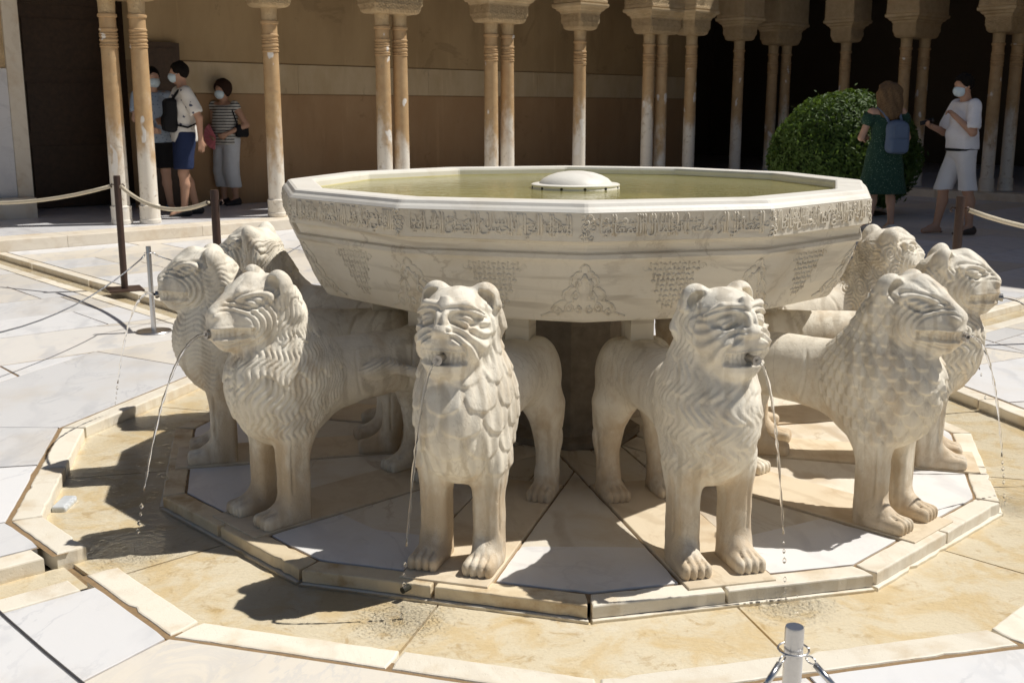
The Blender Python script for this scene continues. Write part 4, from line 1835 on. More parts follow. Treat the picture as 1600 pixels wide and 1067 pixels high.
    if v.get('turn'):                    # head turned a little on the neck
        a = RAD(v['turn']) * sst(V[:, 2], .50, .66) * sst(V[:, 0], 1.25, 1.40)
        c, s = np.cos(a), np.sin(a)
        X, Y = V[:, 0] - 1.45, V[:, 1].copy()
        V[:, 0], V[:, 1] = 1.45 + X * c - Y * s, X * s + Y * c
    up = 0.0 if v.get('snout') else .020
    V = head_fit(V, up)
    V[:, 0] -= 1.2
    V[:, 2] = np.maximum(V[:, 2], -.004) + .006
    m_ = head_fit(np.array([[nx, 0, zc]]), up)[0]
    return np_mesh('lion_body', V, Q, M['lion']), m_[0] - 1.2, m_[2] + .006


VAR = {
    'petal': dict(face=0, ear=.041, tilt=.15, mane='scale', du=.082, dv=.070, turn=0, groove=1.1, h=.0046),
    'flame': dict(face=0.0, ear=.041, tilt=.25, mane='flame', turn=9, groove=.75, backx=.02, h=.0046),
    'wave': dict(face=.055, snout=1, ear=.050, tilt=.15, mane='wavy', tail=True, groove=.9, edx=.02, h=.0042),
    'comb': dict(face=.035, snout=1, ear=.040, tilt=.2, mane='rows', groove=1.1, edx=.01),
    'feather': dict(face=.050, snout=1, ear=.042, tilt=.3, mane='fine', groove=.9, backx=.0, edx=.01, h=.0046),
    'smooth': dict(face=.035, snout=1, ear=.048, tilt=.3, mane='strand', groove=.8, backx=.04),
    'curl': dict(face=.035, snout=1, ear=.046, tilt=.3, mane='curl', groove=.8, backx=.0),
}
LM = {k: lion_mesh(v, i) for i, (k, v) in enumerate(VAR.items())}
plinth_me = MB().prism([(-.49, -.138), (.444, -.138), (.444, .138), (-.49, .138)], -.02, .0065, .003) \
    .mesh('plinth', M['lion_foot'])
nz = MB()
nz.tube([(-.03, 0, 0), (.022, 0, 0)], .0115, 12)
nz.tube([(.014, 0, 0), (.024, 0, 0)], .0145, 12)
nozzle_me = nz.mesh('nozzle', M['nozzle'], True, 40)
LIONS = [(-13, 'petal', 'facing front-left, broad petal-like locks on its chest', 0.0),
         (17, 'flame', 'facing front-right with round face and flame-like chest locks', 0.0),
         (-43, 'wave', 'in profile with pointed snout, tall ears and wavy mane, front left', .0),
         (47, 'feather', 'in profile with feathered mane and folded-back ears, front right', .0),
         (-73, 'comb', 'far left, its chest combed in close rows of ripples', .0),
         (77, 'smooth', 'far right behind the feathered one, head higher and turned away', .0),
         (-103, 'wave', 'at back left, seen from behind its ears, partly under the basin', .0),
         (107, 'curl', 'at back right, mostly hidden, head against the shaded court', .0),
         (-133, 'comb', 'at the rear left, behind the basin', 0), (137, 'feather', 'at the rear right, behind the basin', 0),
         (-163, 'petal', 'straight behind the pillar, rear left of the middle', 0), (167, 'flame', 'straight behind the pillar, rear right of the middle', 0)]
MOUTH = {}
rl = random.Random(9)
for a, kind, lab, _ in LIONS:
    me, nx, zc = LM[kind]
    t = thing('stone_lion', 'marble fountain lion ' + lab, 'lion statue', pol(1.2, a), RAD(a - 90), 'lions carrying the basin')
    b = link('body', me, t)
    link('plinth', plinth_me, t)
    tr = RAD(VAR[kind].get('turn', 0))
    px, py = .25 + (nx - .25 + .0) * math.cos(tr), (nx - .25) * math.sin(tr)
    nzo = link('nozzle', nozzle_me, t, (px - .01, py, zc), tr)
    c, s = math.cos(RAD(a - 90)), math.sin(RAD(a - 90))
    lp = pol(1.2, a)
    qx, qy = px + .014 * math.cos(tr), py + .014 * math.sin(tr)
    MOUTH[a] = Vector((lp.x + qx * c - qy * s, lp.y + qx * s + qy * c, zc))
# ------------------------------------------------------------------ water jets
rj = random.Random(2)


def jet(a, end, label, r=.0050):
    st = MOUTH[a]
    en = Vector((*end, -.041))
    T = math.sqrt(2 * max(.1, st.z - en.z + .015) / 9.81)
    n = 46
    mb = MB()
    pts, rs_ = [], []
    vz = (en.z - st.z + .5 * 9.81 * T * T) / T
    for i in range(n + 1):
        t_ = i / n
        tt = t_ * T
        p = Vector((st.x + (en.x - st.x) * t_, st.y + (en.y - st.y) * t_, st.z + vz * tt - .5 * 9.81 * tt * tt))
        p += Vector((rj.uniform(-1, 1), rj.uniform(-1, 1), 0)) * .0012 * t_
        if t_ < .86:
            pts.append(p)
            rs_.append(r * (1 - .45 * t_) * (1 + (.15 + .55 * t_) * math.sin(i * 1.9 + 2 * math.sin(i * .7))))
        elif rj.random() < .75:
            q = r * rj.uniform(.6, 1.3)
            mb.lathe([(.0005, -q * 1.5), (q * .8, -q * .7), (q, 0), (q * .7, q * .9), (.0005, q * 1.8)], 7)
            for j in range(35):
                v_ = mb.v[-35 + j]
                mb.v[-35 + j] = (v_[0] + p.x, v_[1] + p.y, v_[2] + p.z)
    for i in range(26):
        an, q = rj.uniform(0, 6.28), rj.uniform(.0012, .0030)
        dd = abs(rj.gauss(0, .035))
        c = en + Vector((math.cos(an) * dd, math.sin(an) * dd, rj.uniform(.001, .03 * math.exp(-dd / .03) + .003)))
        mb.lathe([(.0003, -q), (q * .8, -q * .5), (q * .8, q * .5), (.0003, q)], 6)
        for j in range(24):
            v_ = mb.v[-24 + j]
            mb.v[-24 + j] = (v_[0] + c.x, v_[1] + c.y, v_[2] + c.z)
    mb.tube(pts, rs_, 7)
    mb.v = [(x - st.x, y - st.y, z - st.z) for x, y, z in mb.v]
    o = mb.build('water_jet', M['jet'], None, st, smooth=True)
    props(o, label, 'water jet', 'water jets from the lions', 'thing')


jet(-13, LAND[-13], 'thin water jet from the lion with petal-like chest locks, falling left')
jet(17, LAND[17], 'thin water jet from the lion with flame-like chest locks, falling right')
jet(-43, LAND[-43], 'long arching water jet from the pointed-snout lion at front left')
jet(47, LAND[47], 'arching water jet from the feathered lion at front right')
jet(-73, LAND[-73], 'faint water jet at far left, from the lion with rippled chest')
jet(77, (2.05, 4.15), 'short visible water jet at the right edge, from the far right lion')
jet(107, (2.0, 5.2), 'water jet of the back right lion, by the brown post')


# ------------------------------------------------------------------ barriers: steel posts with cable, brown posts with rope
def sag(a, b, drop, n=16):
    a, b = Vector(a), Vector(b)
    return [a.lerp(b, i / n) - Vector((0, 0, drop * 4 * (i / n) * (1 - i / n))) for i in range(n + 1)]


def steel_post(x, y, label, dirs):
    t = thing('steel_post', label, 'post', (x, y, 0), 0, 'steel barrier posts')
    MB().lathe([(.108, .0), (.110, .004), (.106, .009), (.02, .013)], 32).build('base_plate', M['steel'], t, smooth=True,
                                                                               sharp=30)
    MB().lathe([(.0155, .010), (.0155, .536), (.0145, .540), (.001, .540)], 18).build('pole', M['steel'], t, smooth=True,
                                                                                      sharp=30)
    ring_ = [(math.cos(i * PI / 9) * .025, math.sin(i * PI / 9) * .025, .500) for i in range(19)]
    MB().tube(ring_, .0018, 6).build('ring', M['steel'], t, smooth=True)
    for d in dirs:
        d = Vector((*d, 0)).normalized()
        p = d * .027 + Vector((0, 0, .5))
        lk = [p + d * (.009 - .010 * math.cos(i * PI / 5)) + Vector((0, 0, -.004 + .006 * math.sin(i * PI / 5)))
              for i in range(11)]
        MB().tube(lk, .0014, 5).build('link', M['steel'], t, smooth=True)
        q = p + d * .018 + Vector((0, 0, -.008))
        MB().tube([q, q + d * .038 + Vector((0, 0, -.02))], .0052, 8).build('ferrule', M['steel'], t, smooth=True)
    return t


def cable(pts, label, r=.0042, mat='cable', name='barrier_cable', cat='cable'):
    o0 = Vector(pts[0])
    mb = MB().tube([Vector(p) - o0 for p in pts], r, 8)
    o = mb.build(name, M[mat], None, o0, smooth=True)
    return props(o, label, cat, None, 'thing')


NP = (.368, 1.67)
LP = (-2.63, 6.64)
A1, B1 = (-1.75, 3.30 - .62), (2.05, 2.35)
steel_post(*NP, 'brushed steel post with cable rings in the right foreground', [(-.64, -.77), (.62, -.78)])
steel_post(*LP, 'steel post on a round plate beside the runnel at left', [(-.2, -.98), (.3, .95)])


def cab(p, d, q, drop, label):
    d = Vector((*d, 0)).normalized()
    s_ = Vector((p[0], p[1], .474)) + d * .078
    cable(sag(s_, q, drop), label)


cab(NP, (-.64, -.77), (-.75, .35, .46), .10, 'steel cable dropping from the near post to the bottom edge, left side')
cab(NP, (.62, -.78), (1.35, .45, .46), .10, 'steel cable dropping from the near post to the bottom edge, right side')
cab(LP, (-.2, -.98), (-3.0, 4.2, .46), .19, 'steel cable sloping down from the left steel post over the paving')
cab(LP, (.3, .95), (-2.0, 8.8, .46), .2, 'steel cable running back from the left steel post behind lions')
cable(sag((-2.4, 3.235, .44), (0, .985, .44), .145), 'steel cable crossing the bottom left corner')


def brown_post(x, y, label):
    t = thing('brown_post', label, 'post', (x, y, 0), 0, 'brown rope posts')
    MB().prism([(-.13, -.13), (.13, -.13), (.13, .13), (-.13, .13)], 0, .012, .003).build('base_plate', M['brown_metal'], t,
                                                                                   rz=RAD(30))
    MB().lathe([(.026, .012), (.026, .872), (.024, .880), (.001, .880)], 16).build('pole', M['brown_metal'], t, smooth=True,
                                                                              sharp=30)
    for s in (-1, 1):
        MB().tube([(s * .025, 0, .81), (s * .045, 0, .815), (s * .055, 0, .80), (s * .045, 0, .79)], .005, 6) \
            .build('hook', M['brown_metal'], t, smooth=True)
    return t


BP = [(-3.48, 8.26), (-2.24, 6.78), (2.24, 6.50)]
brown_post(*BP[0], 'tall brown post with square plate left of the lions')
brown_post(*BP[1], 'brown post rising behind the back left lion')
brown_post(*BP[2], 'brown post rising behind the lions at right')
rp = lambda a, b, d, lab: cable(sag((*a, .80), (*b, .80), d), lab, .014, 'rope', 'barrier_rope', 'rope')
rp((BP[0][0] - .05, BP[0][1]), (-6.2, 9.2), .17, 'cream rope sagging from the tall brown post to the left edge')
rp((BP[0][0] + .04, BP[0][1] - .03), (BP[1][0] - .05, BP[1][1] + .02), .10, 'cream rope slung between the two left brown posts')
rp((BP[2][0] + .05, BP[2][1]), (4.1, 6.9), .16, 'cream rope sagging from the right brown post to the right edge')

# ------------------------------------------------------------------ clipped bush
def mat_leaf():
    t = NT('bush_leaf')
    p = t.pos(0)
    f = t.noise(p, 7.0, 3, .6)
    c = t.mix(f, (.030, .072, .010), (.105, .18, .03))
    d = t.n('BsdfPrincipled', i_Roughness=.62)
    t.set(d.inputs['Base Color'], c)
    tr = t.n('BsdfTranslucent')
    t.set(tr.inputs['Color'], t.mix(.5, c, (.20, .30, .03)))
    mx = t.n('MixShader', i_0=.3)
    t.t.links.new(d.outputs[0], mx.inputs[1])
    t.t.links.new(tr.outputs[0], mx.inputs[2])
    t.t.links.new(mx.outputs[0], t.out.inputs[0])
    return t.m


M['leaf'] = mat_leaf()
M['bark'] = plain('bush_bark', (.09, .06, .04), .9, nscale=30, namt=.3, bump=.6)
bc = Vector((3.66, 15.3, 0))
bush = thing('clipped_bush', 'large rounded clipped green bush in front of the dark arcade', 'bush', bc)
nb = np.random.RandomState(8)
N = 26000
d = nb.randn(N, 3)
d /= np.linalg.norm(d, axis=1, keepdims=True)
rad = 1 - .16 * nb.rand(N) ** 1.6
lump = 1 + .055 * wob(d * 1.0, 5.0, 3) + .035 * wob(d, 14.0, 4) + .10 * (nb.rand(N) > .985) * nb.rand(N)
ctr = d * np.array((1.00, 1.00, .84)) * (rad * lump)[:, None] + np.array((0, 0, .76))
keep = ctr[:, 2] > .1
ctr, d = ctr[keep], d[keep]
N = len(ctr)
nrm = d + nb.randn(N, 3) * .55
nrm /= np.linalg.norm(nrm, axis=1, keepdims=True)
t1 = np.cross(nrm, nb.randn(N, 3))
t1 /= np.linalg.norm(t1, axis=1, keepdims=True)
t2 = np.cross(nrm, t1)
ln = (.016 + .034 * nb.rand(N) ** 1.6)[:, None]
wd = ln * nb.uniform(.38, .55, N)[:, None]
V = np.stack([ctr - t1 * ln, ctr - t2 * wd + nrm * ln * .15, ctr + t1 * ln, ctr + t2 * wd + nrm * ln * .15], 1).reshape(-1, 3)
Q = np.arange(4 * N).reshape(N, 4)
cr = link('crown', np_mesh('crown', V, Q, M['leaf'], False), bush)
cr['kind'] = 'stuff'
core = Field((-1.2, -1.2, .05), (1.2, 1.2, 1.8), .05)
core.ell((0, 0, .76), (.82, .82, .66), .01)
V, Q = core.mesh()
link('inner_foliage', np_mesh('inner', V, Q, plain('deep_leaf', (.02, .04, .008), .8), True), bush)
rb_ = random.Random(4)
for i in range(4):
    a = rb_.uniform(0, 6.28)
    MB().tube([(math.cos(a) * .05, math.sin(a) * .05, 0), (math.cos(a) * .1, math.sin(a) * .1, .25),
               (math.cos(a) * .3, math.sin(a) * .3, .7)], [.04, .03, .015], 7).build('trunk', M['bark'], bush, smooth=True)
MB().lathe([(.62, 0), (.62, .005), (.02, .02)], 20).build('soil', plain('soil', (.10, .07, .045), .95, bump=.6), bush)

# ------------------------------------------------------------------ odds and ends in the channel
bl = Field((-.09, -.05, -.02), (.09, .05, .03), .003)
bl.box((0, 0, 0), (.062, .026, .014), .008, .004)
for i in range(4):
    bl.ell((-.045 + i * .03, -.026, .012), (.011, .009, .010), .003, True)
V, Q = bl.mesh()
wb = link('plastic_block', np_mesh('plastic_block', relax(V, Q, 2), Q, plain('white_plastic', (.60, .63, .66), .3)), None,
          (-1.838, 3.69, -.042), RAD(95))
props(wb, 'small notched white plastic block lying in the channel at left', 'block', None, 'thing')
bp = MB().tube([(-.470, 2.990, -.012), (-.486, 2.968, -.014)], .010, 10)
bp.build('pipe_end', M['hole'], plat)
# ------------------------------------------------------------------ people
M['skin'] = plain('skin_tanned', (.47, .27, .18), .55, nscale=8, namt=.08, bump=.03)
M['skin_b'] = plain('skin_fair', (.56, .34, .24), .55, nscale=8, namt=.08, bump=.03)
M['hair_dark'] = plain('hair_dark', (.012, .009, .007), .8, spec=.15, nscale=90, namt=.5, bump=.9)
M['hair_brown'] = plain('hair_brown', (.17, .105, .055), .7, spec=.2, nscale=70, namt=.6, bump=1.0)
M['hair_short'] = plain('hair_auburn', (.035, .018, .012), .8, spec=.15, nscale=90, namt=.5, bump=.9)
M['mask'] = fabric('face_mask', (.62, .74, .80))
M['white_cloth'] = fabric('white_cloth', (.80, .80, .84))
M['white_shorts'] = fabric('white_shorts_cloth', (.72, .72, .74))
M['grey_cloth'] = fabric('grey_white_cloth', (.55, .57, .60))
M['navy'] = fabric('navy_cloth', (.02, .032, .085))
M['black'] = fabric('black_cloth', (.012, .012, .014))
M['palm_print'] = fabric('white_printed_cloth', (.72, .70, .66), (.07, .08, .13), 'print', 12.0, .47)
M['blue_print'] = fabric('pale_blue_printed_cloth', (.36, .44, .55), (.10, .13, .22), 'print', 34.0, .50)
M['striped'] = fabric('striped_cloth', (.016, .016, .018), (.55, .54, .50), 'stripes', 26.0, .66)
M['green_dress'] = fabric('dark_green_dress', (.025, .065, .045), (.22, .32, .24), 'print', 60.0, .46)
M['denim'] = fabric('denim_bag', (.115, .16, .25))
M['shoe_dark'] = plain('dark_shoe', (.02, .02, .022), .6)
M['shoe_blue'] = plain('blue_shoe', (.03, .16, .33), .6)
M['shoe_white'] = plain('white_shoe', (.65, .65, .65), .6)
M['sandal'] = plain('leather_sandal', (.06, .04, .03), .6)
M['fan'] = plain('pink_fan', (.70, .22, .26), .7)
M['phone'] = plain('black_phone', (.01, .01, .012), .2)
M['trim'] = fabric('blue_trim', (.03, .07, .25))

BX = ((-.48, -.46, -.02), (.55, .46, 1.92), .0095)


def V3(*a):
    return np.array(a, float)


def head(F_, c, yaw, nod=0.0):
    """skull, jaw, nose, ears; returns a function from head coordinates to body coordinates"""
    m = Matrix.Rotation(yaw, 3, 'Z') @ Matrix.Rotation(nod, 3, 'Y')
    mm = np.array(m)

    def at(x, y, z):
        return np.array(c) + mm @ np.array((x, y, z))
    rt = [list(r) for r in np.array(m.transposed())]
    F_.ell(at(-.008, 0, .025), (.098, .078, .100), .02, rot=rt)
    F_.ell(at(.022, 0, -.035), (.072, .062, .085), .03, rot=rt)
    F_.ell(at(.045, 0, -.085), (.035, .036, .028), .02, rot=rt)
    F_.cone(at(.088, 0, .022), at(.108, 0, -.020), .010, .015, .01)
    F_.ell(at(.094, 0, -.058), (.012, .026, .010), .008, rot=rt)
    for s in (-1, 1):
        F_.ell(at(-.005, s * .080, -.002), (.020, .009, .030), .006, rot=rt)
        F_.ell(at(.083, s * .032, .022), (.010, .014, .009), .004, True, rt)
        F_.ell(at(.079, s * .032, .021), (.011, .013, .0085), .003, False, rt)
        F_.cone(at(.088, s * .016, .040), at(.078, s * .050, .038), .007, .006, .008)
    return at, rt


def hand(F_, w, d, pn, curl=.5, thumb=1, fist=False):
    """palm with four unequal bent fingers and a thumb leaving its side; d = pointing direction, pn = palm normal"""
    d, pn = V3(*d) / np.linalg.norm(d), V3(*pn)
    pn = pn - d * (pn @ d)
    pn /= np.linalg.norm(pn)
    s = np.cross(pn, d)
    w = V3(*w)
    c = w + d * .045
    F_.cone(w, w + d * .03, .026, .028, .015)
    F_.cone(w + d * .03 - s * .018, w + d * .075 - s * .022, .018, .016, .012)
    F_.cone(w + d * .03 + s * .018, w + d * .075 + s * .022, .018, .016, .012)
    F_.cone(w + d * .03, w + d * .078, .018, .017, .012)
    cu = 1.5 if fist else curl
    for i, ln in enumerate((.062, .072, .068, .054)):
        b = w + d * .085 + s * (-.030 + .020 * i) * thumb
        a1, a2 = cu * .6, cu * 1.35
        k1 = b + (d * math.cos(a1) + pn * math.sin(a1)) * ln * .45
        k2 = k1 + (d * math.cos(a2) + pn * math.sin(a2)) * ln * .55
        F_.cone(b, k1, .0098, .0092, .004)
        F_.cone(k1, k2, .0092, .0080, .003)
    b = w + d * .035 - s * .028 * thumb
    k1 = b + (d * .7 - s * .7 * thumb + pn * .3) * .034
    k2 = k1 + (d * .92 - s * .15 * thumb + pn * .35) * .030
    F_.cone(b, k1, .013, .0105, .006)
    F_.cone(k1, k2, .0105, .0088, .003)


def limbs(F_, J, k=1.0):
    for s in 'lr':
        F_.cone(J['hip' + s], J['knee' + s], .088 * k, .057 * k, .03)
        m = (J['knee' + s] * .68 + J['ank' + s] * .32) + V3(-.018, 0, 0)
        F_.cone(J['knee' + s], m, .054 * k, .056 * k, .02)
        F_.cone(m, J['ank' + s], .054 * k, .036 * k, .02)
        f = J.get('toe' + s, J['ank' + s] + V3(.15, 0, -.06))
        F_.cone(J['ank' + s], (J['ank' + s] + f) / 2 + V3(0, 0, .0), .036, .034, .02)
        F_.cone((J['ank' + s] + f) / 2 + V3(0, 0, -.01), f, .034, .024, .02)
        F_.cone(J['ank' + s] + V3(-.04, 0, -.05), f, .03, .024, .02)
        F_.cone(J['sho' + s], J['elb' + s], .050 * k, .041 * k, .03)
        F_.cone(J['elb' + s], J['wri' + s], .041 * k, .027 * k, .015)


def torso(F_, J, g=0.0, k=1.0, belly=0.0, z0=None):
    P = (J['hipl'] + J['hipr']) / 2
    C = (J['shol'] + J['shor']) / 2
    F_.ell(P + V3(0, 0, .03), (.118 * k + g, .162 * k + g, .135 + g), .03)
    F_.ell(P * .62 + C * .38 + V3(belly * .5, 0, 0), (.112 * k + g + belly, .150 * k + g + belly * .6, .16), .05)
    F_.ell(P * .25 + C * .75 + V3(0, 0, -.03), (.118 * k + g, .170 * k + g, .175), .05)
    F_.cone(J['shol'], J['shor'], .052 * k + g, .052 * k + g, .05)


def base_joints(h=1.0):
    J = dict(hipl=V3(0, .09, .92), hipr=V3(0, -.09, .92), kneel=V3(.01, .10, .50), kneer=V3(.01, -.10, .50),
             ankl=V3(-.02, .105, .085), ankr=V3(-.02, -.105, .085), shol=V3(0, .185, 1.42), shor=V3(0, -.185, 1.42),
             elbl=V3(-.03, .235, 1.14), elbr=V3(-.03, -.235, 1.14), wril=V3(.05, .25, .90), wrir=V3(.05, -.25, .90),
             neck=V3(.0, 0, 1.47), head=V3(.025, 0, 1.625))
    return {a: b * h for a, b in J.items()}


def finish(name, F_, mat, parent, fold=0.0, seed=0, it=2, freq=26):
    V, Q = F_.mesh()
    V = relax(V, Q, it)
    if fold:
        W = V * np.array((1, 1, .55))
        V = V + vnormals(V, Q) * (wob(W, freq, seed) * fold + wob(W, freq * 2.3, seed + 1) * fold * .5)[:, None]
    return link(name, np_mesh(name, V, Q, mat), parent)


def lerp(a, b, t_):
    return a * (1 - t_) + b * t_


def person(label, loc, rz, J, skin, yaw=0.0, nod=0.0, k=1.0, belly=0.0, hands=None):
    t = thing('person', label, 'person', loc, rz, 'visitors in the court')
    B = Field(*BX)
    torso(B, J, 0, k, belly)
    limbs(B, J, k)
    B.cone(J['neck'] - V3(.01, 0, .03), J['head'] + V3(-.02, 0, -.05), .056 * k, .052 * k, .03)
    at, rt = head(B, J['head'], yaw, nod)
    for s in 'lr':
        hd = (hands or {}).get(s, {})
        d = hd.get('d', J['wri' + s] - J['elb' + s])
        hand(B, J['wri' + s], d, hd.get('n', (0, 1 if s == 'r' else -1, 0)), hd.get('curl', .5), 1 if s == 'l' else -1,
             hd.get('fist', False))
    finish('body', B, skin, t, it=1)
    return t, at, rt


def shirt(t, J, mat, sleeve=.55, hem=.90, neck=1.475, g=.016, k=1.0, belly=0.0, seed=1, name='shirt', sg=.022, low=None):
    S = Field(*BX)
    torso(S, J, g, k, belly)
    P = (J['hipl'] + J['hipr']) / 2
    S.cone(P + V3(0, .055, .06), P + V3(0, .055, -.04), .108 * k + g + belly * .5, .110 * k + g + belly * .5, .04)
    S.cone(P + V3(0, -.055, .06), P + V3(0, -.055, -.04), .108 * k + g + belly * .5, .110 * k + g + belly * .5, .04)
    S.cone(J['neck'] - V3(.01, 0, .05), J['neck'] + V3(.0, 0, .03), .085 * k, .066, .03)
    S.cut((0, 0, -1), -hem).cut((0.25, 0, 1), neck)
    if sleeve:
        A = Field(*BX)
        for s in 'lr':
            e_ = lerp(J['sho' + s], J['elb' + s], sleeve)
            A.cone(J['sho' + s], e_, .058 * k + sg * .5, .052 * k + sg, .01)
            n = J['elb' + s] - J['sho' + s]
            n = n / np.linalg.norm(n)
            c = e_ + n * .03
            A.ell(c + n * .09, (.10, .10, .10), .004, True)
        S.v = np.minimum(S.v, A.v)
    return finish(name, S, mat, t, .0065, seed, 2)


def shorts(t, J, mat, hem, g=.02, k=1.0, top=.99, seed=2, name='shorts', flare=.0, belly=0.0):
    S = Field(*BX)
    P = (J['hipl'] + J['hipr']) / 2
    S.ell(P + V3(0, 0, .03), (.122 * k + g + belly * .5, .166 * k + g, .15), .03)
    for s in 'lr':
        e_ = lerp(J['hip' + s], J['knee' + s], 1.0)
        S.cone(J['hip' + s], e_, .092 * k + g, .075 * k + g + flare, .02)
        if hem < J['knee' + s][2]:
            S.cone(e_, lerp(J['knee' + s], J['ank' + s], .75), .075 * k + g + flare, .06 * k + g + flare, .02)
    S.cut((0, 0, 1), top).cut((0, 0, -1), -hem)
    return finish(name, S, mat, t, .0065, seed, 2, 20)


def shoes(t, J, mat, tall=.055, g=.008, name='shoe'):
    for s in 'lr':
        S = Field(*BX)
        a = J['ank' + s]
        f = J.get('toe' + s, a + V3(.15, 0, -.06))
        fl = V3(f[0], f[1], a[2] - .058)
        S.cone(V3(a[0] - .045, a[1], a[2] - .045), fl + V3(.015, 0, .01), .040 + g, .036 + g, .02)
        S.cone(V3(a[0] - .02, a[1], a[2] - .02), lerp(a, fl, .5), .046 + g, .04 + g, .02)
        S.cut((0, 0, -1), -(a[2] - .085)).cut((.3, 0, 1), a[2] + tall - .05)
        finish(name, S, mat, t, 0, 0, 1)


def facemask(t, at, rt, mat):
    S = Field(*BX)
    S.ell(at(.040, 0, -.045), (.082, .074, .066), .01, rot=rt)
    S.ell(at(.085, 0, -.03), (.035, .03, .04), .02, rot=rt)
    p = at(0, 0, 0)
    ax = np.array(rt[0])
    S.cut(-ax, -(ax @ at(.034, 0, 0)))
    up = np.array(rt[2])
    S.cut(up, up @ at(0, 0, .006))
    o = finish('face_mask', S, mat, t, .0015, 3, 1, 60)
    mb = MB()
    for s in (-1, 1):
        mb.tube([at(.045, s * .069, -.02), at(.01, s * .083, .005), at(-.018, s * .088, .02)], .0025, 5)
    mb.build('mask_strap', mat, o)


def hair(t, at, rt, mat, length=0.0, vol=.018, low=-.030, seed=1, wave=.0):
    S = Field(*BX)
    S.ell(at(-.014, 0, .036), (.098 + vol, .080 + vol, .098 + vol), .01, rot=rt)
    if length:
        S.cone(at(-.045, 0, .02), at(-.05, 0, -length), .09 + vol, .075 + vol, .03, sq=(1, .82, 1))
        for s in (-1, 1):
            S.cone(at(-.01, s * .06, .0), at(-.01, s * .085, -length * .9), .045 + vol, .04, .03)
    ax = np.array(rt[0])
    up = np.array(rt[2])
    # open the face
    S.ell(at(.085, 0, -.055), (.075, .085, .125), .01, True, rt)
    if not length:
        n = up * -1 + ax * .55
        S.cut(n, n @ at(-.02, 0, low))
    return finish('hair', S, mat, t, .004 + wave, seed, 1, 60 if not length else 38)


def G0(x, y):
    return (x, y, FZ + .004)


# --- man with the printed shirt and a sling bag on his chest
J = base_joints(1.03)
J['ankl'] += V3(.10, .02, 0)
J['kneel'] += V3(.06, .02, 0)
J['ankr'] += V3(-.10, -.01, 0)
J['elbl'], J['wril'] = V3(-.12, .27, 1.16), V3(-.12, .30, .91)
J['elbr'], J['wrir'] = V3(.10, -.25, 1.20), V3(.24, -.10, 1.14)
t, at, rt = person('man in white printed shirt and navy shorts with a black bag on his chest', G0(-4.66, 13.12), RAD(212), J, M['skin'],
                   RAD(-12), 0, 1.05, .01, dict(l=dict(curl=.35)))
shirt(t, J, M['palm_print'], .72, .88, 1.52, .018, 1.05, .01, 3, sg=.03)
shorts(t, J, M['navy'], .56, .022, 1.05, 1.0, 4, flare=.014)
shoes(t, J, M['shoe_dark'])
facemask(t, at, rt, M['mask'])
hair(t, at, rt, M['hair_dark'], 0, .014, seed=2)
M1 = t


def worn(name, label, cat, man, mat, shapes, extra=None, fold=.004, seed=5):
    b = thing(name, label, cat, man.location, man.rotation_euler.z)
    S = Field((-.5, -.5, .6), (.6, .5, 1.65), .0095)
    shapes(S)
    finish('pouch', S, mat, b, fold, seed, 2)
    return b


def sh(S):
    S.box((.155, .03, 1.19), (.075, .13, .20), .06, .03)
    S.box((.215, .04, 1.10), (.04, .10, .09), .03, .03)


b = worn('sling_bag', 'black sling bag hanging on the chest of the man in navy shorts', 'bag', M1, M['black'], sh)
MB().tube([(.15, .08, 1.36), (.07, .14, 1.475), (-.03, .15, 1.50), (-.12, .12, 1.42), (-.16, .05, 1.22)], .016, 6) \
    .build('strap', M['black'], b, smooth=True)
MB().tube([(-.155, .07, 1.22), (-.12, .17, 1.10), (.0, .205, 1.05), (.12, .16, 1.08)], .012, 6).build('strap', M['black'], b,
                                                                                             smooth=True)
# --- man in pale blue behind him
J = base_joints(1.0)
J['ankl'] += V3(.03, .03, 0)
J['elbr'], J['wrir'] = V3(.05, -.24, 1.15), V3(.20, -.12, 1.05)
t, at, rt = person('man in pale blue shirt and black shorts standing behind the sling bag man', G0(-5.14, 13.44), RAD(-52), J, M['skin_b'],
                   RAD(6), 0, 1.04, .02)
shirt(t, J, M['blue_print'], .6, .86, 1.475, .018, 1.04, .02, 7)
shorts(t, J, M['black'], .55, .022, 1.04, 1.0, 8, flare=.01)
shoes(t, J, M['shoe_blue'])
facemask(t, at, rt, M['mask'])
hair(t, at, rt, M['hair_dark'], 0, .012, seed=4)
# --- lady with the fan
J = base_joints(.925)
J['elbl'], J['wril'] = V3(-.05, .31, 1.06), V3(.14, .14, .95)
J['elbr'], J['wrir'] = V3(.0, -.24, 1.05), V3(.17, -.10, .93)
J['ankl'] += V3(-.03, -.02, 0)
J['kneel'] += V3(.03, 0, 0)
t, at, rt = person('woman in striped sleeveless top and pale cropped trousers by the tan wall', G0(-4.63, 14.62), RAD(-112), J, M['skin'],
                   RAD(-8), 0, .98, .025, dict(l=dict(curl=1.1), r=dict(curl=.8)))
shirt(t, J, M['striped'], .12, .80, 1.335, .018, .98, .03, 9, 'top', .012)
shorts(t, J, M['grey_cloth'], .24, .022, 1.0, .90, 10, 'trousers', .012)
shoes(t, J, M['shoe_dark'])
facemask(t, at, rt, M['mask'])
hair(t, at, rt, M['hair_short'], 0, .03, -.068, seed=6)
M3 = t
fan = thing('hand_fan', 'open pink folding fan held by the woman in stripes', 'fan', M3.location, M3.rotation_euler.z)
piv = Vector((.225, .02, .90))
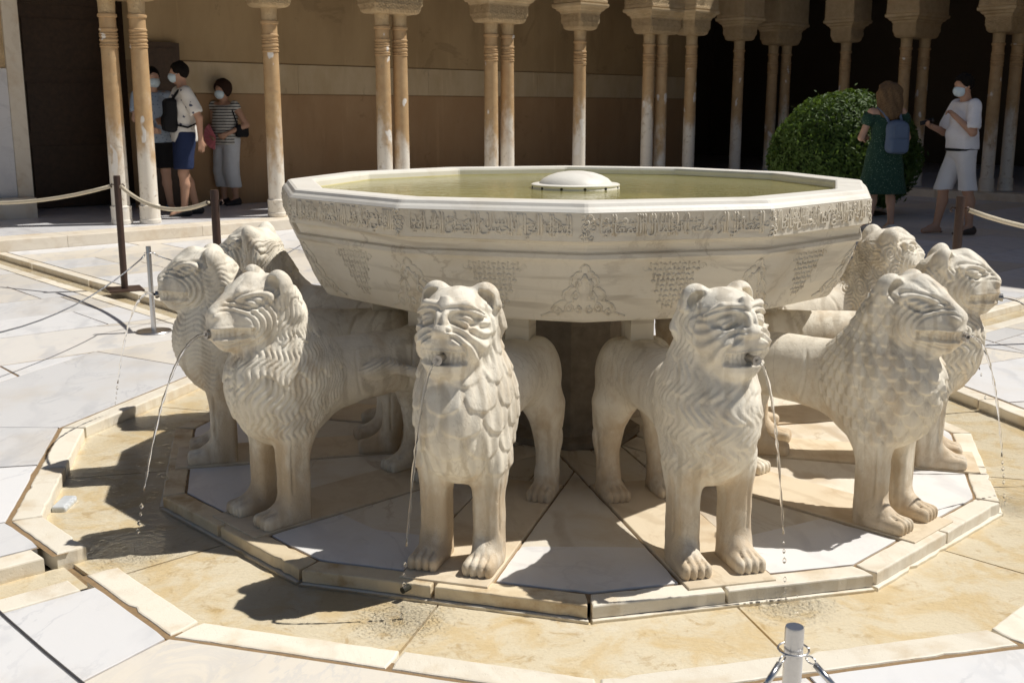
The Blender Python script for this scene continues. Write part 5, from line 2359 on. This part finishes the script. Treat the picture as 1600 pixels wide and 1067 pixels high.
for i in range(15):
    a0 = RAD(-150 + i * 9.5)
    a1 = a0 + RAD(9.0)
    n0 = Vector((0, math.sin(a0), -math.cos(a0) * .9 + .1))
    n1 = Vector((0, math.sin(a1), -math.cos(a1) * .9 + .1))
    off = Vector((.004 * (1 if i % 2 else -1), 0, 0))
    MB().add([tuple(piv + n0 * .04 + off), tuple(piv + n0 * .20 - off), tuple(piv + n1 * .20 + off), tuple(piv + n1 * .04 - off),
              tuple(piv + n0 * .04 + off + Vector((.003, 0, 0))), tuple(piv + n0 * .20 - off + Vector((.003, 0, 0))),
              tuple(piv + n1 * .20 + off + Vector((.003, 0, 0))), tuple(piv + n1 * .04 - off + Vector((.003, 0, 0)))],
             [(0, 1, 2, 3), (7, 6, 5, 4), (0, 4, 5, 1), (1, 5, 6, 2), (2, 6, 7, 3), (3, 7, 4, 0)]).build('leaf', M['fan'], fan)
    MB().tube([tuple(piv), tuple(piv + n0 * .15)], .003, 4).build('rib', M['fan'], fan)


def sh(S):
    S.box((-.04, .24, .98), (.11, .045, .085), .04, .02)


b = worn('handbag', 'black handbag under the elbow of the woman in stripes', 'bag', M3, M['black'], sh)
MB().tube([(.03, .24, 1.03), (.05, .17, 1.24), (.0, .15, 1.345), (-.09, .16, 1.22), (-.10, .22, 1.03)], .010, 6).build('strap', M['black'], b, smooth=True)
# --- woman in the green dress, back to us
J = base_joints(.945)
J['elbl'], J['wril'] = V3(.03, .27, 1.06), V3(.22, .17, 1.06)
J['elbr'], J['wrir'] = V3(.03, -.27, 1.06), V3(.22, -.17, 1.06)
J['ankl'] += V3(.0, .045, 0)
J['ankr'] += V3(.02, -.035, 0)
W4 = (3.56, 12.95, .004)
t, at, rt = person('woman in dark green dress seen from behind, wavy brown hair, denim backpack', W4, RAD(97), J, M['skin_b'],
                   RAD(14), RAD(8), .92, 0, dict(l=dict(curl=.9), r=dict(curl=.9)))
S = Field(*BX)
torso(S, J, .014, .92)
for s in (-1, 1):
    S.cone((0, s * .05, .92), (0, s * .11, .42), .135, .180, .06)
S.cone((0, 0, .92), (0, 0, .42), .14, .205, .05)
S.cut((0, 0, -1), -.43).cut((-.35, 0, 1), 1.345)
A = Field(*BX)
for s in 'lr':
    A.ell(lerp(J['sho' + s], J['elb' + s], .30) + V3(0, 0, .01), (.080, .078, .085), .02)
S.v = np.minimum(S.v, A.v)
finish('dress', S, M['green_dress'], t, .007, 12, 2, 30)
shoes(t, J, M['shoe_white'], .03)
hair(t, at, rt, M['hair_brown'], .21, .028, seed=8, wave=.010)
W_ = t


def sh(S):
    S.box((-.185, -.06, 1.05), (.075, .135, .165), .07, .03)
    S.box((-.235, -.06, .98), (.05, .105, .085), .04, .02)
    S.ell((-.18, -.06, 1.20), (.09, .125, .06), .03)


b = worn('backpack', 'grey-blue denim backpack on the back of the woman in green', 'backpack', W_, M['denim'], sh, None, .006, 6)
MB().box((-.272, -.06, 1.13), (.02, .15, .13)).build('flap', M['denim'], b)
for s in (-1, 1):
    MB().tube([(-.14, -.06 + s * .07, 1.21), (-.10, s * .09 - .02, 1.33), (-.03, s * .115, 1.40), (.07, s * .125, 1.36), (.12, s * .13, 1.2)],
              .016, 6).build('strap', M['denim'], b, smooth=True)
# --- man in white facing her
J = base_joints(1.0)
J['elbl'], J['wril'] = V3(.04, .27, 1.13), V3(.20, .17, 1.30)
J['elbr'], J['wrir'] = V3(.10, -.25, 1.13), V3(.31, -.13, 1.19)
J['ankl'] += V3(.02, .0, 0)
J['ankr'] += V3(.19, -.02, 0)
J['kneer'] += V3(.12, 0, 0)
J['ankl'] += V3(-.10, .0, 0)
J['kneel'] += V3(-.06, 0, 0)
J['head'] = V3(.045, 0, 1.625)
t, at, rt = person('man in white polo shirt and white shorts looking at a phone, facing left', (4.33, 12.66, .004), RAD(190), J, M['skin'],
                   RAD(12), RAD(6), 1.06, .035, dict(l=dict(fist=True, n=(1, -.3, 0)), r=dict(curl=.7, n=(-.2, .2, 1))))
shirt(t, J, M['white_cloth'], .74, .945, 1.475, .016, 1.06, .035, 14, sg=.03)
shorts(t, J, M['white_shorts'], .49, .012, 1.06, .942, 15, flare=.006, belly=.02)
S = Field(*BX)
S.ell((.012, 0, .945), (.168, .196, .14), .01)
S.cut((0, 0, 1), .955).cut((0, 0, -1), -.925)
finish('belt', S, M['black'], t, 0, 0, 1)
for s in 'lr':
    e_ = lerp(J['sho' + s], J['elb' + s], .72)
    S = Field(*BX)
    n = (J['elb' + s] - J['sho' + s])
    n /= np.linalg.norm(n)
    S.cone(e_ - n * .008, e_ + n * .006, .084, .084, .004)
    S.cut(n, n @ e_ + .012).cut(-n, -(n @ e_) + .008)
    finish('sleeve_trim', S, M['trim'], t, 0, 0, 1)
shoes(t, J, M['sandal'], .012, .006, 'sandal')
facemask(t, at, rt, M['mask'])
hair(t, at, rt, M['hair_dark'], 0, .014, seed=9)
ph = thing('phone', 'black phone held up by the man in white', 'phone', t.location, t.rotation_euler.z)
MB().prism([(-.035, -.075), (.035, -.075), (.035, .075), (-.035, .075)], 0, .009, .003).build('case', M['phone'], ph, (.40, -.07, 1.24), RAD(70))
ph.children[0].rotation_euler = (RAD(20), RAD(-35), RAD(60))
